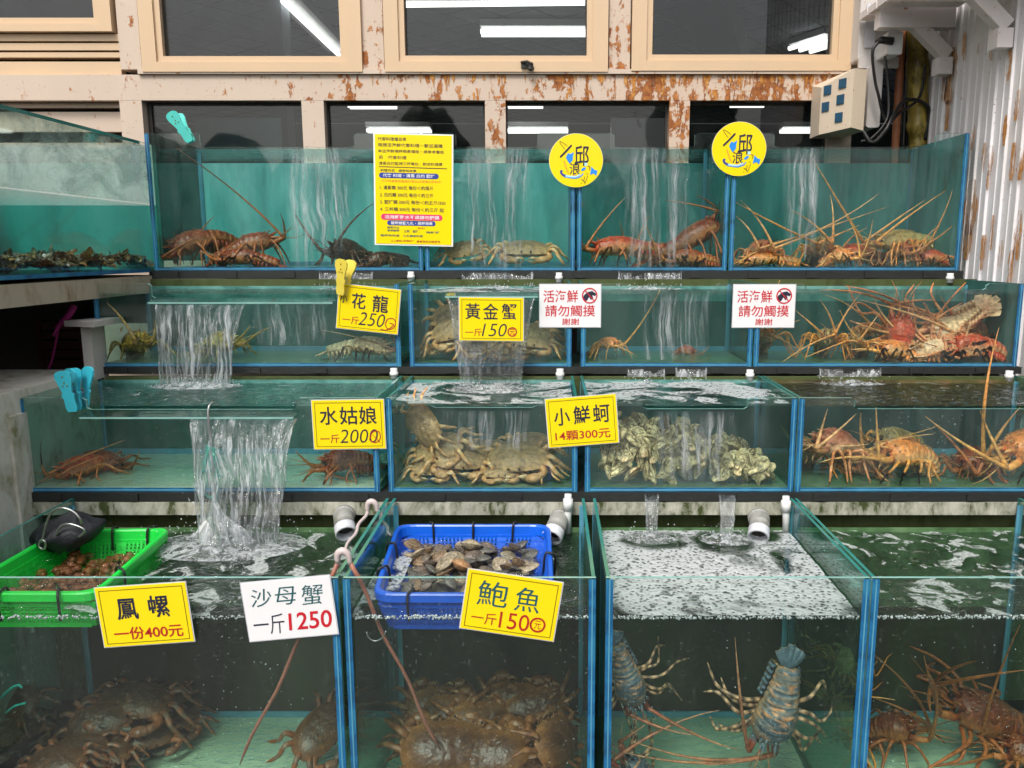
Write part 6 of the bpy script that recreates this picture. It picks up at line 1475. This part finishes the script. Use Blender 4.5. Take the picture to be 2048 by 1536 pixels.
# --- tongs straddling the divider
def tongs(label, j, la, lb, Yj, Ya, Yb, hook=None, r=.0055):
    e = empty('grabbing_tongs', at(*j, Yj), label, 'tongs'); J = at(*j, Yj)
    m = MB(); m.tube(smooth_path([J + V(-.014, 0, -.022), J + V(-.012, 0, .0), J + V(.0, 0, .008), J + V(.012, 0, -.002), J + V(.016, 0, -.026)], 12), [.006, .007, .008, .009, .0095, .0095, .009, .0085, .008, .007, .006, .0055], 10); part(m, 'joint', M['joint'], e)
    for (end, Y, sx) in ((la, Ya, -.014), (lb, Yb, .016)):
        E_ = at(*end, Y); S_ = J + V(sx, 0, -.022); n = 14
        pts = [S_.lerp(E_, i / (n - 1)) + V(.004 * math.sin(i), 0, 0) for i in range(n)]
        m = MB(); m.tube(pts, [r * (1 - .3 * i / n) for i in range(n - 1)] + [.0012], 8); part(m, 'leg', M['rust_rod'] if hook else M['joint'], e)
    if hook:
        m = MB(); m.tube(smooth_path([at(a, b, hook[1]) for a, b in hook[0]], 16), .0018, 6); part(m, 'hook', M['wire'], e)
tongs('long red-brown tongs standing over the post between the first two bottom tanks', (686, 1108), (478, 1530), (880, 1500), YT[4] + .02, YT[4] + .04, YT[4] + .10, ([(733, 1264), (738, 1276), (750, 1282), (764, 1276), (772, 1262)], YT[4] + .045))
tongs('grey tongs hooked over the side glass behind the blue basket', (744, 1008), (690, 1100), (782, 1072), 2.30, 2.06, 2.28)
# --- float valve hanging on a wire in the broad waterfall
e = empty('hanging_float', at(425, 1060, 2.34), 'white plastic float hung on a bent wire and teal cord inside the broad waterfall', 'float')
Yh = YT[3] - .045
wirep([at(436, 808, Yh + .04), at(424, 806, Yh), at(416, 822, Yh - .02), at(420, 870, Yh - .03), at(428, 960, Yh - .04), at(430, 1030, Yh - .05)], .003, 'wire')
for pts in ([(420, 895), (410, 930), (418, 960), (408, 985), (430, 1000)], [(425, 905), (440, 930), (432, 950), (436, 985), (428, 1040)], [(400, 945), (420, 940), (445, 955)]):
    m = MB(); m.tube(smooth_path([at(a, b, Yh - .035) for a, b in pts], 16), .005, 6); part(m, 'cord', M['teal_cord'], e)
m = MB(); p = [at(a, b, Yh - .035) for a, b in ((412, 890), (438, 900), (428, 945), (410, 935))]; m.add(p + [q + V(0, .006, 0) for q in p], [(0, 1, 2, 3), (7, 6, 5, 4), (0, 4, 5, 1), (1, 5, 6, 2), (2, 6, 7, 3), (3, 7, 4, 0)]); part(m, 'tag', M['teal_cord'], e)
m = MB(); a_, b_, c_, d_ = px_rect(405, 1042, 442, 1086, 2.32); m.prism([(a_, c_), (b_, c_), (b_, d_ - .014), (b_ - .01, d_), (a_ + .01, d_), (a_, d_ - .014)], (0, 2.30, 0), (1, 0, 0), (0, 0, 1), (0, .05, 0)); m.tube([((a_ + b_) / 2, 2.32, d_), ((a_ + b_) / 2, 2.32, d_ + .012)], .010, 10); m.ell(((a_ + b_) / 2, 2.299, (c_ + d_) / 2), (.006, .004, .008), 8, 6); part(m, 'body', M['pvc'], e)
m = MB()
def bagm(u, v):
    a = 2 * math.pi * u; c = at(428 + 30 * v, 1005 + 78 * v, 2.27); wd = (.008 + .058 * v ** 1.3); k = 1 + .9 * noise.noise(Vector((math.cos(a) * 3, math.sin(a) * 3, v * 2.2)))
    return c + V(math.cos(a) * wd * k, math.sin(a) * wd * .5 * k, .012 * noise.noise(Vector((u * 9, v * 3, 3))))
m.grid(40, 18, bagm, wrap=True)
part(m, 'bag', fall_mat('wet_plastic', .8, (45, 45, 5), .36, .6), e)
# --- kelp heap in the fogged tank
m = MB(); rr = random.Random(9)
def mound(x, y): return LZ0 + .014 + max(0, .035 + .045 * noise.noise(Vector((y * 5.5, x * 6, 0))) + .02 * noise.noise(Vector((y * 17, x * 17, 3))))
m.grid(90, 24, lambda u, v: (LX1 - .02 - .5 * v, LY0 + .03 + (LY1 - LY0 - .07) * u, mound(LX1 - .02 - .5 * v, LY0 + .03 + (LY1 - LY0 - .07) * u)), 0, (.03, .028, .012))
for i in range(1500):
    y = rr.uniform(LY0 + .05, LY1 - .08); x = LX1 - .03 - rr.random() ** 1.8 * .45; b = V(x, y, mound(x, y))
    d = V(rr.uniform(-1, 1), rr.uniform(-1, 1), rr.uniform(-.25, .45)).normalized(); L = rr.uniform(.018, .055); wv = rr.uniform(.004, .012); sdv = d.cross(V(rr.uniform(-1, 1), rr.uniform(-1, 1), 1.2)).normalized()
    c1 = rr.choice(((.10, .075, .012), (.05, .05, .015), (.20, .13, .02), (.03, .025, .012), (.035, .035, .012)))
    n_ = d.cross(sdv); pts = [b + d * L * t + n_ * (.007 * math.sin(t * 7 + i)) for t in (0, .25, .5, .75, 1)]; vs = []
    for t, p in zip((.4, 1, 1, .8, .1), pts): vs += [p + sdv * wv * t + n_ * .003, p - sdv * wv * t - n_ * .003]
    m.add(vs, [(2 * k, 2 * k + 1, 2 * k + 3, 2 * k + 2) for k in range(4)], 0, [mix3(c1, (.4, .28, .05), .3 * rr.random() if j % 2 else 0) for j in range(10)], True)
tag(m.build('seaweed', M['kelp']), kind='stuff')
